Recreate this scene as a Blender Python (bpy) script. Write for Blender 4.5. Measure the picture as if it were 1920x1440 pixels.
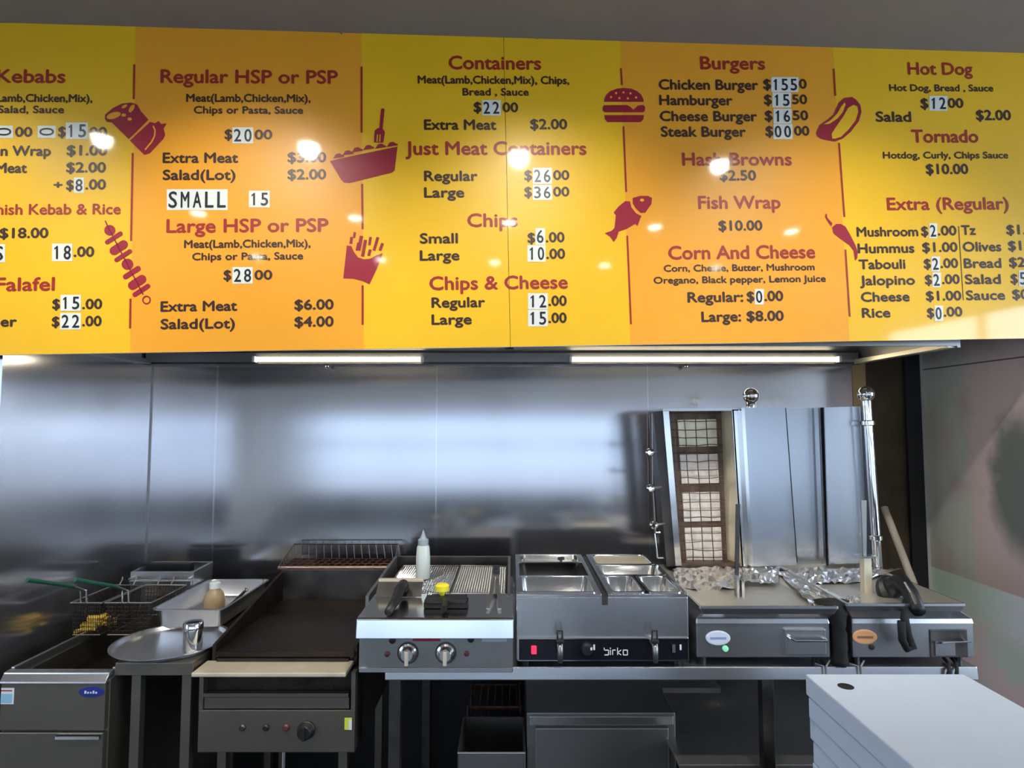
import bpy, bmesh, math, random
from mathutils import Vector, Matrix, noise

for o in list(bpy.data.objects):
    bpy.data.objects.remove(o, do_unlink=True)
SC = bpy.context.scene
COL = SC.collection
random.seed(7)

# ------------------------------------------------------------------ camera
F = 1150.0
PITCH = math.atan(72.0 / F)
CAMZ = 1.72
cam_d = bpy.data.cameras.new('camera')
cam_d.sensor_width = 36.0
cam_d.lens = F / 1920.0 * 36.0
cam_d.clip_start = 0.02
cam = bpy.data.objects.new('camera', cam_d)
COL.objects.link(cam)
cam.location = (0, 0, CAMZ)
cam.rotation_euler = (math.pi / 2 + PITCH, 0, 0)
SC.camera = cam

# ------------------------------------------------------------------ world, exposure
SC.view_settings.view_transform = 'Standard'
SC.view_settings.look = 'None'
SC.view_settings.gamma = 1.0
SC.view_settings.use_curve_mapping = False
SC.view_settings.exposure = 0.0
W = bpy.data.worlds.new('daylight')
SC.world = W
W.use_nodes = True
bg = W.node_tree.nodes['Background']
bg.inputs['Color'].default_value = (0.66, 0.82, 1.0, 1)
bg.inputs['Strength'].default_value = 9.5
CEIL = 3.15


def portal(name, loc, rot, sx, sy):
    l = bpy.data.lights.new(name, 'AREA')
    l.shape = 'RECTANGLE'
    l.size, l.size_y = sx, sy
    l.cycles.is_portal = True
    o = bpy.data.objects.new(name, l)
    o.location, o.rotation_euler = loc, rot
    COL.objects.link(o)


portal('window_portal', (0.6, -4.45, 1.19), (math.pi / 2, 0, 0), 8.5, 1.38)
portal('side_window_portal', (4.95, -0.55, 1.7), (math.pi / 2, 0, math.pi / 2), 4.1, 2.3)
portal('added_window_portal', (-4.15, -1.2, 1.5), (math.pi / 2, 0, -math.pi / 2), 2.0, 1.6)  # portal of the added left window
SPOT_W = 26.0
SPOT_COL = (1.0, 0.95, 0.86)


# ------------------------------------------------------------------ pixel -> place
def ray(px, py):
    a, b = (px - 960.0) / F, (720.0 - py) / F
    c, s = math.cos(PITCH), math.sin(PITCH)
    return Vector((a, c - b * s, s + b * c))


def P(px, py, Y):
    d = ray(px, py)
    return Vector((0, 0, CAMZ)) + d * (Y / d.y)


def PX(px, py, Y):
    return P(px, py, Y).x


def PZ(py, Y):
    return P(960, py, Y).z


# ------------------------------------------------------------------ materials
def mat(name, col, rough=0.5, metal=0.0, var=0.0, vscale=8.0, stretch=(1, 1, 1), bump=0.0, bscale=60.0,
        coat=0.0, coat_rough=0.05, emit=None, estr=0.0, spec=0.5, rvar=0.0, trans=0.0, alpha=1.0, col2=None):
    m = bpy.data.materials.new(name)
    m.use_nodes = True
    nt = m.node_tree
    b = nt.nodes['Principled BSDF']
    c4 = (col[0], col[1], col[2], 1)
    b.inputs['Base Color'].default_value = c4
    b.inputs['Roughness'].default_value = rough
    b.inputs['Metallic'].default_value = metal
    b.inputs['Specular IOR Level'].default_value = spec
    b.inputs['Coat Weight'].default_value = coat
    b.inputs['Coat Roughness'].default_value = coat_rough
    b.inputs['Transmission Weight'].default_value = trans
    b.inputs['Alpha'].default_value = alpha
    if emit:
        b.inputs['Emission Color'].default_value = (emit[0], emit[1], emit[2], 1)
        b.inputs['Emission Strength'].default_value = estr
    tc = nt.nodes.new('ShaderNodeTexCoord')
    mp = nt.nodes.new('ShaderNodeMapping')
    mp.inputs['Scale'].default_value = stretch
    nt.links.new(tc.outputs['Object'], mp.inputs['Vector'])
    if var > 0 or rvar > 0 or col2:
        n = nt.nodes.new('ShaderNodeTexNoise')
        n.inputs['Scale'].default_value = vscale
        n.inputs['Detail'].default_value = 5
        nt.links.new(mp.outputs['Vector'], n.inputs['Vector'])
        if var > 0 or col2:
            r = nt.nodes.new('ShaderNodeValToRGB')
            r.color_ramp.elements[0].position = 0.3
            r.color_ramp.elements[1].position = 0.7
            if col2:
                r.color_ramp.elements[0].color = (col2[0], col2[1], col2[2], 1)
                r.color_ramp.elements[1].color = c4
            else:
                r.color_ramp.elements[0].color = tuple(x * (1 - var) for x in col) + (1,)
                r.color_ramp.elements[1].color = tuple(min(1, x * (1 + var)) for x in col) + (1,)
            nt.links.new(n.outputs['Fac'], r.inputs['Fac'])
            nt.links.new(r.outputs['Color'], b.inputs['Base Color'])
        if rvar > 0:
            mr = nt.nodes.new('ShaderNodeMapRange')
            mr.inputs['From Min'].default_value = 0.3
            mr.inputs['From Max'].default_value = 0.7
            mr.inputs['To Min'].default_value = max(0.02, rough - rvar)
            mr.inputs['To Max'].default_value = min(1, rough + rvar)
            nt.links.new(n.outputs['Fac'], mr.inputs['Value'])
            nt.links.new(mr.outputs['Result'], b.inputs['Roughness'])
    if bump > 0:
        n2 = nt.nodes.new('ShaderNodeTexNoise')
        n2.inputs['Scale'].default_value = bscale
        n2.inputs['Detail'].default_value = 3
        nt.links.new(mp.outputs['Vector'], n2.inputs['Vector'])
        bp = nt.nodes.new('ShaderNodeBump')
        bp.inputs['Strength'].default_value = bump
        bp.inputs['Distance'].default_value = 0.01
        nt.links.new(n2.outputs['Fac'], bp.inputs['Height'])
        nt.links.new(bp.outputs['Normal'], b.inputs['Normal'])
    return m


M = {}
M['wall_steel'] = mat('brushed wall steel', (0.66, 0.65, 0.67), 0.155, 0.95, var=0.04, vscale=3, stretch=(1, 1, 0.3), rvar=0.015, bump=0.03, bscale=3)
_nt = M['wall_steel'].node_tree
_tg = _nt.nodes.new('ShaderNodeTangent')
_tg.direction_type = 'RADIAL'
_tg.axis = 'Z'
_pb = _nt.nodes['Principled BSDF']
_pb.inputs['Anisotropic'].default_value = 0.65
_nt.links.new(_tg.outputs['Tangent'], _pb.inputs['Tangent'])
M['end_steel_glow'] = mat('end steel with lamp glow', (0.5, 0.36, 0.18), 0.3, 1.0, var=0.15)  # amber of the lamp's reflection painted into the end steel
M['dark_bronze'] = mat('dark brown side panel', (0.10, 0.075, 0.045), 0.35, 0.6, var=0.3, vscale=5)  # dark brown, partly metallic panel beside the steel sheets
M['steel'] = mat('stainless steel', (0.62, 0.62, 0.64), 0.27, 0.95, var=0.015, vscale=3)
M['steel_bright'] = mat('polished steel', (0.78, 0.78, 0.78), 0.16, 1.0, var=0.03)
M['steel_dull'] = mat('worn steel', (0.33, 0.325, 0.315), 0.40, 0.9, var=0.05, vscale=4, rvar=0.02)
M['steel_dark'] = mat('greasy and shaded dark steel', (0.11, 0.10, 0.095), 0.45, 1.0, var=0.25, vscale=10, rvar=0.1)
M['tray_steel'] = mat('scoured tray steel', (0.72, 0.69, 0.62), 0.40, 0.8, var=0.06, vscale=6)
M['steel_warm'] = mat('worn steel in dim warm light', (0.21, 0.19, 0.155), 0.40, 0.9, var=0.05, vscale=4, rvar=0.02)  # worn steel darkened and warmed for the dim light on the left
M['red_dim'] = mat('dull red lens', (0.14, 0.025, 0.025), 0.4)
M['chrome'] = mat('chrome', (0.85, 0.85, 0.86), 0.06, 1.0)
M['shield'] = mat('satin shield steel', (0.50, 0.52, 0.56), 0.24, 1.0, var=0.06, vscale=4, stretch=(1, 1, 0.25))
M['foil'] = mat('aluminium foil', (0.95, 0.94, 0.92), 0.25, 0.95)
M['black'] = mat('black plastic', (0.010, 0.010, 0.011), 0.45)
M['black_matt'] = mat('black rubber', (0.006, 0.006, 0.0065), 0.8)
M['black_panel'] = mat('black control panel', (0.008, 0.008, 0.014), 0.2)
M['char'] = mat('charred and shaded iron', (0.03, 0.022, 0.018), 0.5, 0.6, var=0.4, vscale=14, bump=0.3, bscale=40)
M['plate'] = mat('seasoned griddle plate', (0.055, 0.04, 0.028), 0.38, 0.75, var=0.5, vscale=5, rvar=0.12, col2=(0.018, 0.015, 0.014))
M['rust'] = mat('rusty wire', (0.16, 0.07, 0.045), 0.55, 0.5, var=0.4, vscale=30)
M['wire'] = mat('chip basket wire', (0.35, 0.33, 0.30), 0.35, 1.0)
M['brownwire'] = mat('burnt guard wire', (0.10, 0.06, 0.045), 0.5, 0.7, var=0.3)
M['ceramic'] = mat('burner ceramic', (0.78, 0.70, 0.62), 0.7, var=0.18, vscale=25)
M['ceramic_lit'] = mat('pale burner ceramic', (0.92, 0.84, 0.62), 0.7, var=0.1, vscale=25)  # brighter copy for the top plate, reflected light put into its colour
M['burner_frame'] = mat('burnt burner frame', (0.13, 0.085, 0.06), 0.5, 0.5, var=0.4, vscale=20)
M['cream_metal'] = mat('cream lamplit steel', (0.80, 0.71, 0.53), 0.35, 0.5, var=0.12)  # lamp light caught on the griddle shelf is put into the cream colour
M['white_card'] = mat('white cardboard', (0.55, 0.65, 0.81), 0.7, var=0.02)  # blue daylight on the white card is put into its base colour
M['grey_card'] = mat('grey board edge', (0.55, 0.54, 0.50), 0.8, var=0.05)
M['hole'] = mat('vent hole shade', (0.01, 0.01, 0.012), 0.9)
M['ceiling'] = mat('ceiling paint', (0.24, 0.215, 0.20), 0.8, var=0.04)
M['floor'] = mat('floor tiles', (0.035, 0.035, 0.035), 0.45, var=0.2, vscale=4)
M['paint'] = mat('painted wall', (0.50, 0.47, 0.44), 0.7, var=0.04)
M['dark_wall'] = mat('dark lower wall', (0.012, 0.012, 0.013), 0.5, var=0.2)
M['street'] = mat('street asphalt', (0.16, 0.16, 0.17), 0.85, var=0.15)
M['facade'] = mat('street facade', (0.34, 0.36, 0.40), 0.8, var=0.15, vscale=1.5)
M['hedge'] = mat('street tree leaves', (0.03, 0.05, 0.03), 0.8, var=0.4)
YEL = dict(rough=0.42, coat=1.0, coat_rough=0.06, var=0.03, vscale=3)
M['yellow'] = mat('yellow print', (0.86, 0.49, 0.002), **YEL)
M['orange'] = mat('orange print', (0.86, 0.36, 0.012), **YEL)
M['red'] = mat('red print', (0.33, 0.014, 0.008), rough=0.42, coat=1.0, coat_rough=0.06)
M['crimson'] = mat('crimson print', (0.31, 0.002, 0.022), rough=0.42, coat=1.0, coat_rough=0.06)
M['ink'] = mat('dark brown print', (0.035, 0.010, 0.004), rough=0.42, coat=1.0, coat_rough=0.06)
M['tile'] = mat('white number tile', (0.74, 0.76, 0.70), rough=0.35)
M['tile_ink'] = mat('black number print', (0.012, 0.014, 0.02), rough=0.35)
M['lamp'] = mat('fluorescent tube', (1, 0.95, 0.85), 0.4, emit=(1.0, 0.86, 0.62), estr=13.0)
M['downlight'] = mat('downlight lens', (1, 1, 1), 0.4, emit=(1.0, 0.95, 0.86), estr=70.0)
M['white_trim'] = mat('white lamp trim', (0.8, 0.8, 0.8), 0.4)
M['bottle'] = mat('milky plastic', (0.72, 0.78, 0.74), 0.35, spec=0.5, trans=0.15)
M['bottle_cap'] = mat('clear bottle cap', (0.45, 0.52, 0.56), 0.25, trans=0.3)
M['yellow_plastic'] = mat('yellow plastic', (0.85, 0.72, 0.03), 0.4)
M['green_plastic'] = mat('green handle grip', (0.01, 0.09, 0.045), 0.4)
M['chip'] = mat('fried potato', (0.90, 0.55, 0.08), 0.55, var=0.25, vscale=40)
M['oil'] = mat('fryer tank dark', (0.008, 0.006, 0.005), 0.25, var=0.2)
M['blue_badge'] = mat('blue enamel', (0.015, 0.03, 0.22), 0.3)
M['pale_badge'] = mat('pale badge', (0.62, 0.68, 0.78), 0.35)
M['orange_badge'] = mat('orange badge', (0.70, 0.36, 0.17), 0.4)
M['badge_line'] = mat('badge lettering', (0.25, 0.12, 0.06), 0.5)
M['badge_blue'] = mat('badge blue lettering', (0.25, 0.32, 0.55), 0.5)
M['sticker_blue'] = mat('blue notice', (0.25, 0.50, 0.68), 0.5)
M['sticker_white'] = mat('white notice', (0.72, 0.72, 0.74), 0.5)
M['sticker_green'] = mat('lime notice', (0.62, 0.70, 0.05), 0.5)
M['red_label'] = mat('red label', (0.30, 0.015, 0.025), 0.45)
M['red_lamp'] = mat('red switch light', (0.8, 0.02, 0.04), 0.3, emit=(1.0, 0.03, 0.08), estr=1.4)
M['green_lamp'] = mat('green pilot light', (0.15, 0.55, 0.32), 0.3, emit=(0.3, 0.9, 0.5), estr=0.5)
M['white_print'] = mat('white print', (0.8, 0.82, 0.85), 0.5)
M['stick'] = mat('pale wood', (0.50, 0.45, 0.36), 0.6, var=0.1, vscale=12, stretch=(1, 1, 0.1))
M['tan_plastic'] = mat('tan plastic', (0.42, 0.30, 0.16), 0.35, trans=0.2)
M['cord_grey'] = mat('grey cord', (0.25, 0.25, 0.27), 0.5)
M['olive'] = mat('olive cloth', (0.08, 0.085, 0.06), 0.85, var=0.3, vscale=15)


# mural: a printed picture along the right wall
def mural_material():
    m = bpy.data.materials.new('mural print')
    m.use_nodes = True
    nt = m.node_tree
    L = nt.links.new
    b = nt.nodes['Principled BSDF']
    b.inputs['Roughness'].default_value = 0.55
    tc = nt.nodes.new('ShaderNodeTexCoord')
    sp = nt.nodes.new('ShaderNodeSeparateXYZ')
    L(tc.outputs['Object'], sp.inputs[0])

    def noise_n(scale, detail=4):
        n = nt.nodes.new('ShaderNodeTexNoise')
        n.inputs['Scale'].default_value = scale
        n.inputs['Detail'].default_value = detail
        L(tc.outputs['Object'], n.inputs['Vector'])
        return n.outputs['Fac']

    def math_n(op, a, bb):
        n = nt.nodes.new('ShaderNodeMath')
        n.operation = op
        for i, v in enumerate((a, bb)):
            if isinstance(v, (int, float)):
                n.inputs[i].default_value = v
            else:
                L(v, n.inputs[i])
        return n.outputs[0]

    def step(v, lo, hi):
        n = nt.nodes.new('ShaderNodeMapRange')
        n.inputs['From Min'].default_value = lo
        n.inputs['From Max'].default_value = hi
        L(v, n.inputs['Value'])
        return n.outputs['Result']

    def mix(f, a, bb):
        n = nt.nodes.new('ShaderNodeMix')
        n.data_type = 'RGBA'
        L(f, n.inputs['Factor'])
        for k, v in ((6, a), (7, bb)):
            if isinstance(v, tuple):
                n.inputs[k].default_value = v + (1,)
            else:
                L(v, n.inputs[k])
        return n.outputs[2]
    y, z = sp.outputs['Y'], sp.outputs['Z']
    nz = noise_n(5)
    nf = noise_n(14)
    wob = math_n('MULTIPLY', math_n('SUBTRACT', nf, 0.5), 0.10)
    yy = math_n('ADD', y, wob)
    # upper picture: grey green curtain, dusky pink, a dark green blob
    up = mix(step(yy, 2.84, 2.76), (0.50, 0.51, 0.44), (0.64, 0.50, 0.47))
    up = mix(step(nz, 0.52, 0.66), up, (0.50, 0.41, 0.38))
    blob = math_n('ADD', math_n('POWER', math_n('MULTIPLY', math_n('SUBTRACT', yy, 2.52), 6.0), 2.0),
                  math_n('POWER', math_n('MULTIPLY', math_n('SUBTRACT', math_n('ADD', z, wob), 1.46), 3.4), 2.0))
    up = mix(step(blob, 1.3, 0.5), up, (0.19, 0.20, 0.18))
    # lower picture: pale green to pale blue table, then rose
    lo = mix(step(yy, 2.82, 2.55), (0.60, 0.74, 0.62), (0.80, 0.86, 0.92))
    lo2 = mix(step(nz, 0.45, 0.6), (0.84, 0.66, 0.68), (0.66, 0.74, 0.68))
    lo = mix(step(math_n('ADD', z, math_n('MULTIPLY', math_n('SUBTRACT', y, 2.5), -0.12)), 0.85, 0.76), lo, lo2)
    col = mix(step(z, 1.006, 1.012), lo, up)
    # the pasted seam between two sheets
    seam = math_n('LESS_THAN', math_n('ABSOLUTE', math_n('SUBTRACT', z, 1.985), 0.0), 0.003)
    col = mix(seam, col, (0.10, 0.08, 0.07))
    L(col, b.inputs['Base Color'])
    return m


M['mural'] = mural_material()


# ------------------------------------------------------------------ mesh helpers
class MB:
    def __init__(self):
        self.v, self.f, self.mi = [], [], []
        self.cur = 0

    def add(self, vs, fs):
        o = len(self.v)
        self.v += [Vector(p) for p in vs]
        for f in fs:
            self.f.append([i + o for i in f])
            self.mi.append(self.cur)
        return self

    def hexa(self, p):  # 0-3 bottom ring, 4-7 top ring
        return self.add(p, [(3, 2, 1, 0), (4, 5, 6, 7), (0, 1, 5, 4), (1, 2, 6, 5), (2, 3, 7, 6), (3, 0, 4, 7)])

    def box(self, x0, x1, y0, y1, z0, z1):
        return self.hexa([(x0, y0, z0), (x1, y0, z0), (x1, y1, z0), (x0, y1, z0),
                          (x0, y0, z1), (x1, y0, z1), (x1, y1, z1), (x0, y1, z1)])

    def rings(self, rs, cap0=True, cap1=True):
        n = len(rs[0])
        vs, fs = [], []
        for r in rs:
            vs += list(r)
        for k in range(len(rs) - 1):
            for i in range(n):
                j = (i + 1) % n
                fs.append((k * n + i, k * n + j, (k + 1) * n + j, (k + 1) * n + i))
        if cap0:
            fs.append(tuple(range(n - 1, -1, -1)))
        if cap1:
            fs.append(tuple((len(rs) - 1) * n + i for i in range(n)))
        return self.add(vs, fs)

    def tube(self, path, r, n=10, caps=True):
        pts = [Vector(p) for p in path]
        rr = r if isinstance(r, (list, tuple)) else [r] * len(pts)
        d0 = (pts[1] - pts[0]).normalized()
        up = Vector((0, 0, 1)) if abs(d0.z) < 0.9 else Vector((1, 0, 0))
        a = d0.cross(up).normalized()
        rs = []
        for k, p in enumerate(pts):
            if k == 0:
                d = d0
            elif k == len(pts) - 1:
                d = (pts[k] - pts[k - 1]).normalized()
            else:
                d = ((pts[k + 1] - p).normalized() + (p - pts[k - 1]).normalized()).normalized()
            a = (a - d * a.dot(d)).normalized()
            b = d.cross(a)
            rs.append([p + (a * math.cos(t) + b * math.sin(t)) * rr[k] for t in [2 * math.pi * i / n for i in range(n)]])
        return self.rings(rs, caps, caps)

    def lathe(self, prof, c, axis=(0, 0, 1), n=24, caps=True):
        ax = Vector(axis).normalized()
        up = Vector((0, 0, 1)) if abs(ax.z) < 0.9 else Vector((1, 0, 0))
        a = ax.cross(up).normalized()
        b = ax.cross(a)
        rs = [[Vector(c) + ax * h + (a * math.cos(t) + b * math.sin(t)) * max(r, 1e-4) for t in [2 * math.pi * i / n for i in range(n)]]
              for r, h in prof]
        return self.rings(rs, caps, caps)

    def sphere(self, c, r, n=16, sc=(1, 1, 1)):
        rs = []
        for k in range(n // 2 + 1):
            t = math.pi * k / (n // 2)
            rs.append([Vector((c[0] + sc[0] * r * max(math.sin(t), 1e-3) * math.cos(2 * math.pi * i / n),
                               c[1] + sc[1] * r * max(math.sin(t), 1e-3) * math.sin(2 * math.pi * i / n),
                               c[2] - sc[2] * r * math.cos(t))) for i in range(n)])
        return self.rings(rs)

    def rrect(self, loops, cap0=True, cap1=True, seg=4):
        """loops of (x0,x1,y0,y1,z,r): rounded rectangles bridged one to the next."""
        rs = []
        for x0, x1, y0, y1, z, r in loops:
            ring = []
            for cx, cy, t0 in ((x1 - r, y1 - r, 0), (x0 + r, y1 - r, 90), (x0 + r, y0 + r, 180), (x1 - r, y0 + r, 270)):
                for k in range(seg + 1):
                    t = math.radians(t0 + 90.0 * k / seg)
                    ring.append(Vector((cx + r * math.cos(t), cy + r * math.sin(t), z)))
            rs.append(ring)
        return self.rings(rs, cap0, cap1)

    def build(self, name, material, parent=None, bevel=0.0, smooth=False, fixn=True):
        base = Vector((0, 0, 0))
        p = parent
        while p is not None:
            base += p.location
            p = p.parent
        me = bpy.data.meshes.new(name)
        me.from_pydata([v - base for v in self.v], [], self.f)
        mats = material if isinstance(material, (list, tuple)) else [material]
        for m in mats:
            me.materials.append(m)
        for i, pl in enumerate(me.polygons):
            pl.material_index = self.mi[i]
        if fixn:
            bm = bmesh.new()
            bm.from_mesh(me)
            bmesh.ops.recalc_face_normals(bm, faces=bm.faces)
            bm.to_mesh(me)
            bm.free()
        if smooth:
            for pl in me.polygons:
                pl.use_smooth = True
            if smooth != 'all':
                try:
                    me.set_sharp_from_angle(angle=math.radians(40))
                except Exception:
                    pass
        o = bpy.data.objects.new(name, me)
        COL.objects.link(o)
        o.parent = parent
        if bevel:
            b = o.modifiers.new('bevel', 'BEVEL')
            b.width = bevel
            b.segments = 2
            b.limit_method = 'ANGLE'
        return o


def box(x0, x1, y0, y1, z0, z1):
    return MB().box(x0, x1, y0, y1, z0, z1)


def thing(name, label, cat, loc=(0, 0, 0), group=None):
    o = bpy.data.objects.new(name, None)
    o.empty_display_size = 0.05
    o.location = loc
    COL.objects.link(o)
    return tag(o, label, cat, group)


def tag(o, label, cat, group=None):
    o['label'] = label
    o['category'] = cat
    if group:
        o['group'] = group
    return o


def struct(o):
    o['kind'] = 'structure'
    return o


def kids(o):
    return [c for c in bpy.data.objects if c.parent == o]


def dup(o, loc=None, parent=None):
    c = o.copy()
    COL.objects.link(c)
    if parent is not None:
        c.parent = parent
    for ch in kids(o):
        dup(ch, None, c)
    if loc is not None:
        c.location = loc
    return c


# ------------------------------------------------------------------ text helper
TXT = []


def text_mesh(items):
    """items: list of strings -> list of (verts, faces, bbox); flat meshes from the built-in font."""
    objs = []
    for s, bold in items:
        cu = bpy.data.curves.new('t', 'FONT')
        cu.body = s
        cu.size = 1.0
        cu.offset = bold
        cu.fill_mode = 'FRONT'
        cu.resolution_u = 3
        o = bpy.data.objects.new('t', cu)
        COL.objects.link(o)
        objs.append(o)
    bpy.context.view_layer.update()
    dg = bpy.context.evaluated_depsgraph_get()
    out = []
    for o in objs:
        me = o.evaluated_get(dg).to_mesh()
        vs = [v.co.copy() for v in me.vertices]
        fs = [list(p.vertices) for p in me.polygons]
        o.evaluated_get(dg).to_mesh_clear()
        out.append((vs, fs))
    for o in objs:
        cu = o.data
        bpy.data.objects.remove(o, do_unlink=True)
        bpy.data.curves.remove(cu)
    return out


REF = text_mesh([('H', 0.0)])[0][0]
CAPH = max(v.y for v in REF)

# ------------------------------------------------------------------ the room
BACK = 3.10
LEFT = PX(280, 865, BACK)          # left steel wall plane
RIGHT = PX(1735, 900, BACK)        # mural wall plane
HOODZ = PZ(684, BACK)
HOODR = PX(1597, 684, BACK)
struct(box(-4.2, 5.2, -4.8, 3.4, -0.1, 0.0).build('floor', M['floor']))
struct(box(-4.2, 5.2, -4.8, 3.4, CEIL, CEIL + 0.1).build('ceiling', M['ceiling']))
# steel back wall in sheets, joints at the photo's seams
edges = [LEFT, PX(403, 865, BACK), PX(818, 865, BACK), PX(1216, 865, BACK), PX(1603, 865, BACK)]
for i in range(4):
    g = 0.0012
    struct(box(edges[i] + g, edges[i + 1] - g, BACK, BACK + 0.012, 0.70, HOODZ + 0.25).build('wall_back_panel', M['wall_steel']))
struct(box(-2.1, RIGHT + 0.2, BACK + 0.012, BACK + 0.1, 0.0, CEIL).build('wall_back', M['dark_wall']))
for i in (1, 2, 3):
    struct(box(edges[i] - 0.003, edges[i] + 0.003, BACK - 0.002, BACK + 0.001, 0.70, HOODZ).build('trim_%d' % i, M['steel_bright']))
struct(box(edges[4], PX(1628, 865, BACK), BACK - 0.004, BACK + 0.012, 0.7, HOODZ + 0.05).build('trim_4', M['end_steel_glow']))
struct(box(PX(1628, 865, BACK), PX(1702, 865, BACK), BACK, BACK + 0.012, 0.7, 2.2).build('wall_recess', M['dark_bronze']))
struct(box(PX(1699, 865, BACK), PX(1727, 865, BACK), BACK - 0.02, BACK + 0.012, 0.7, 2.3).build('trim_5', M['black']))
struct(box(LEFT - 0.012, LEFT, 2.185, BACK, 0.55, HOODZ + 0.25).build('wall_left_panel', M['wall_steel']))
struct(box(LEFT - 0.16, LEFT - 0.012, 2.2, BACK + 0.1, 0.0, CEIL).build('wall_left', M['dark_wall']))
struct(box(LEFT - 0.003, LEFT + 0.004, BACK - 0.006, BACK, 0.7, HOODZ).build('trim_6', M['steel_dull']))
struct(box(RIGHT, RIGHT + 0.1, 2.33, BACK + 0.1, 0.0, CEIL).build('wall_right', M['mural']))
struct(box(PX(1727, 865, BACK), RIGHT, BACK - 0.016, BACK + 0.01, 0.7, 2.3).build('trim_7', M['paint']))
struct(box(-4.2, LEFT - 0.16, 2.25, 2.35, 0.0, CEIL).build('wall_side_left', M['paint']))
struct(box(RIGHT + 0.1, 5.2, 2.35, 2.45, 0.0, CEIL).build('wall_side_right', M['paint']))



def holed_wall(name, axis, at, th, lo, hi, z0, z1, w0, w1, h0, h1):
    m = MB()
    for a, b, c, d in ((lo, w0, z0, z1), (w1, hi, z0, z1), (w0, w1, z0, h0), (w0, w1, h1, z1)):
        if axis == 'y':
            m.box(a, b, at - th, at, c, d)
        else:
            m.box(at, at + th, a, b, c, d)
    return struct(m.build(name, M['paint']))


holed_wall('wall_front', 'y', -4.5, 0.12, -4.2, 5.2, 0, CEIL, -3.6, 4.85, 0.50, 1.88)
holed_wall('wall_far_right', 'x', 5.0, 0.12, -4.8, 2.45, 0, CEIL, -2.6, 1.5, 0.55, 2.85)
holed_wall('wall_far_left', 'x', -4.3, 0.1, -4.8, 2.35, 0, CEIL, -2.2, -0.2, 0.70, 2.30)
m = MB()
for x in (-3.6, -1.95, -0.3, 1.3, 2.95, 4.8):
    m.box(x, x + 0.05, -4.58, -4.52, 0.50, 1.88)
m.box(-3.6, 4.85, -4.58, -4.52, 0.50, 0.55)
m.box(-3.6, 4.85, -4.58, -4.52, 1.83, 1.88)
m.box(-3.6, 4.85, -4.58, -4.52, 1.30, 1.40)  # added transom bar, unseen, breaks the window's reflection into bands
struct(m.build('window_1', M['steel_dull']))
m = MB()
for y in (-2.6, -1.25, 0.1, 1.45):
    m.box(5.02, 5.08, y, y + 0.05, 0.55, 2.85)
m.box(5.02, 5.08, -2.6, 1.5, 0.55, 0.60)
m.box(5.02, 5.08, -2.6, 1.5, 2.80, 2.85)
struct(m.build('window_2', M['steel_dull']))
m = MB()
for y in (-2.2, -1.2, -0.24):
    m.box(-4.30, -4.25, y, y + 0.04, 0.70, 2.30)
m.box(-4.30, -4.25, -2.2, -0.2, 0.70, 0.74)
m.box(-4.30, -4.25, -2.2, -0.2, 2.26, 2.30)
struct(m.build('added_window', M['steel_dull']))  # added window, brings more daylight onto the mural from the left
struct(box(-30, 30, -40, -4.9, -0.12, -0.06).build('street', M['street']))
struct(box(-22, 14, -19, -18, -0.06, 5.5).build('street_facade', M['facade']))

struct(box(-4.19, 4.99, -4.5, -4.485, 0.0, 0.50).build('trim_8', M['dark_wall']))  # added dark dado, unseen, darkens the lower reflection in the steel wall

# ------------------------------------------------------------------ downlights
k = 0
for row, (ly, xs) in enumerate(((1.22, (-1.97, -0.96, 0.13, 1.24)), (0.10, (-1.95, -0.90, 0.18, 1.25, 2.3)), (-1.0, (-1.9, -0.85, 0.15, 1.15, 2.2)))):
    for i, lx in enumerate(xs):
        t = thing('downlight', 'round recessed downlight in the ceiling over the customer side', 'ceiling light', (lx, ly, CEIL), 'recessed downlights')
        MB().lathe([(0.048, 0), (0.062, 0), (0.062, -0.006), (0.05, -0.010), (0.048, -0.004)], (lx, ly, CEIL), n=24, caps=False).build('trim_ring', M['white_trim'], t, smooth=True)
        MB().lathe([(0.001, -0.003), (0.046, -0.003), (0.046, -0.001), (0.001, -0.001)], (lx, ly, CEIL), n=20).build('lens', M['downlight'], t)
        sl = bpy.data.lights.new('downlight_beam', 'SPOT')
        sl.energy = SPOT_W * (3.2, 0.5, 0.5)[row]
        sl.spot_size = math.radians(88 if row == 0 else 130)
        sl.spot_blend = 1.0
        sl.shadow_soft_size = 0.04
        sl.color = SPOT_COL
        so = bpy.data.objects.new('downlight_beam', sl)
        so.location = (0, 0, -0.02)
        so.rotation_euler = (math.radians(34), 0, 0) if row == 0 else (0, 0, 0)   # gimbals turned to the boards
        so.parent = t
        COL.objects.link(so)

# ------------------------------------------------------------------ menu board
BYC, BTAN = 2.20, 0.0475


def board_pt(px, py):
    d = ray(px, py)
    # plane Y = BYC + X*BTAN
    t = BYC / (d.y - d.x * BTAN)
    return Vector((0, 0, CAMZ)) + d * t


BO = board_pt(957, 650)
BU = (board_pt(1920, 637) - board_pt(0, 668)).normalized()
BN = Vector((BTAN, -1, 0)).normalized()      # towards the room
BV = BU.cross(BN) * -1
if BV.z < 0:
    BV = -BV


def uv(px, py):
    q = board_pt(px, py) - BO
    return q.dot(BU), q.dot(BV)


def on_board(u, v, h):
    return BO + BU * u + BV * v + BN * h


UL, UR = uv(-75, 360)[0], uv(1990, 360)[0]
VT = uv(957, 52)[1]
VB = 0.0


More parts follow.
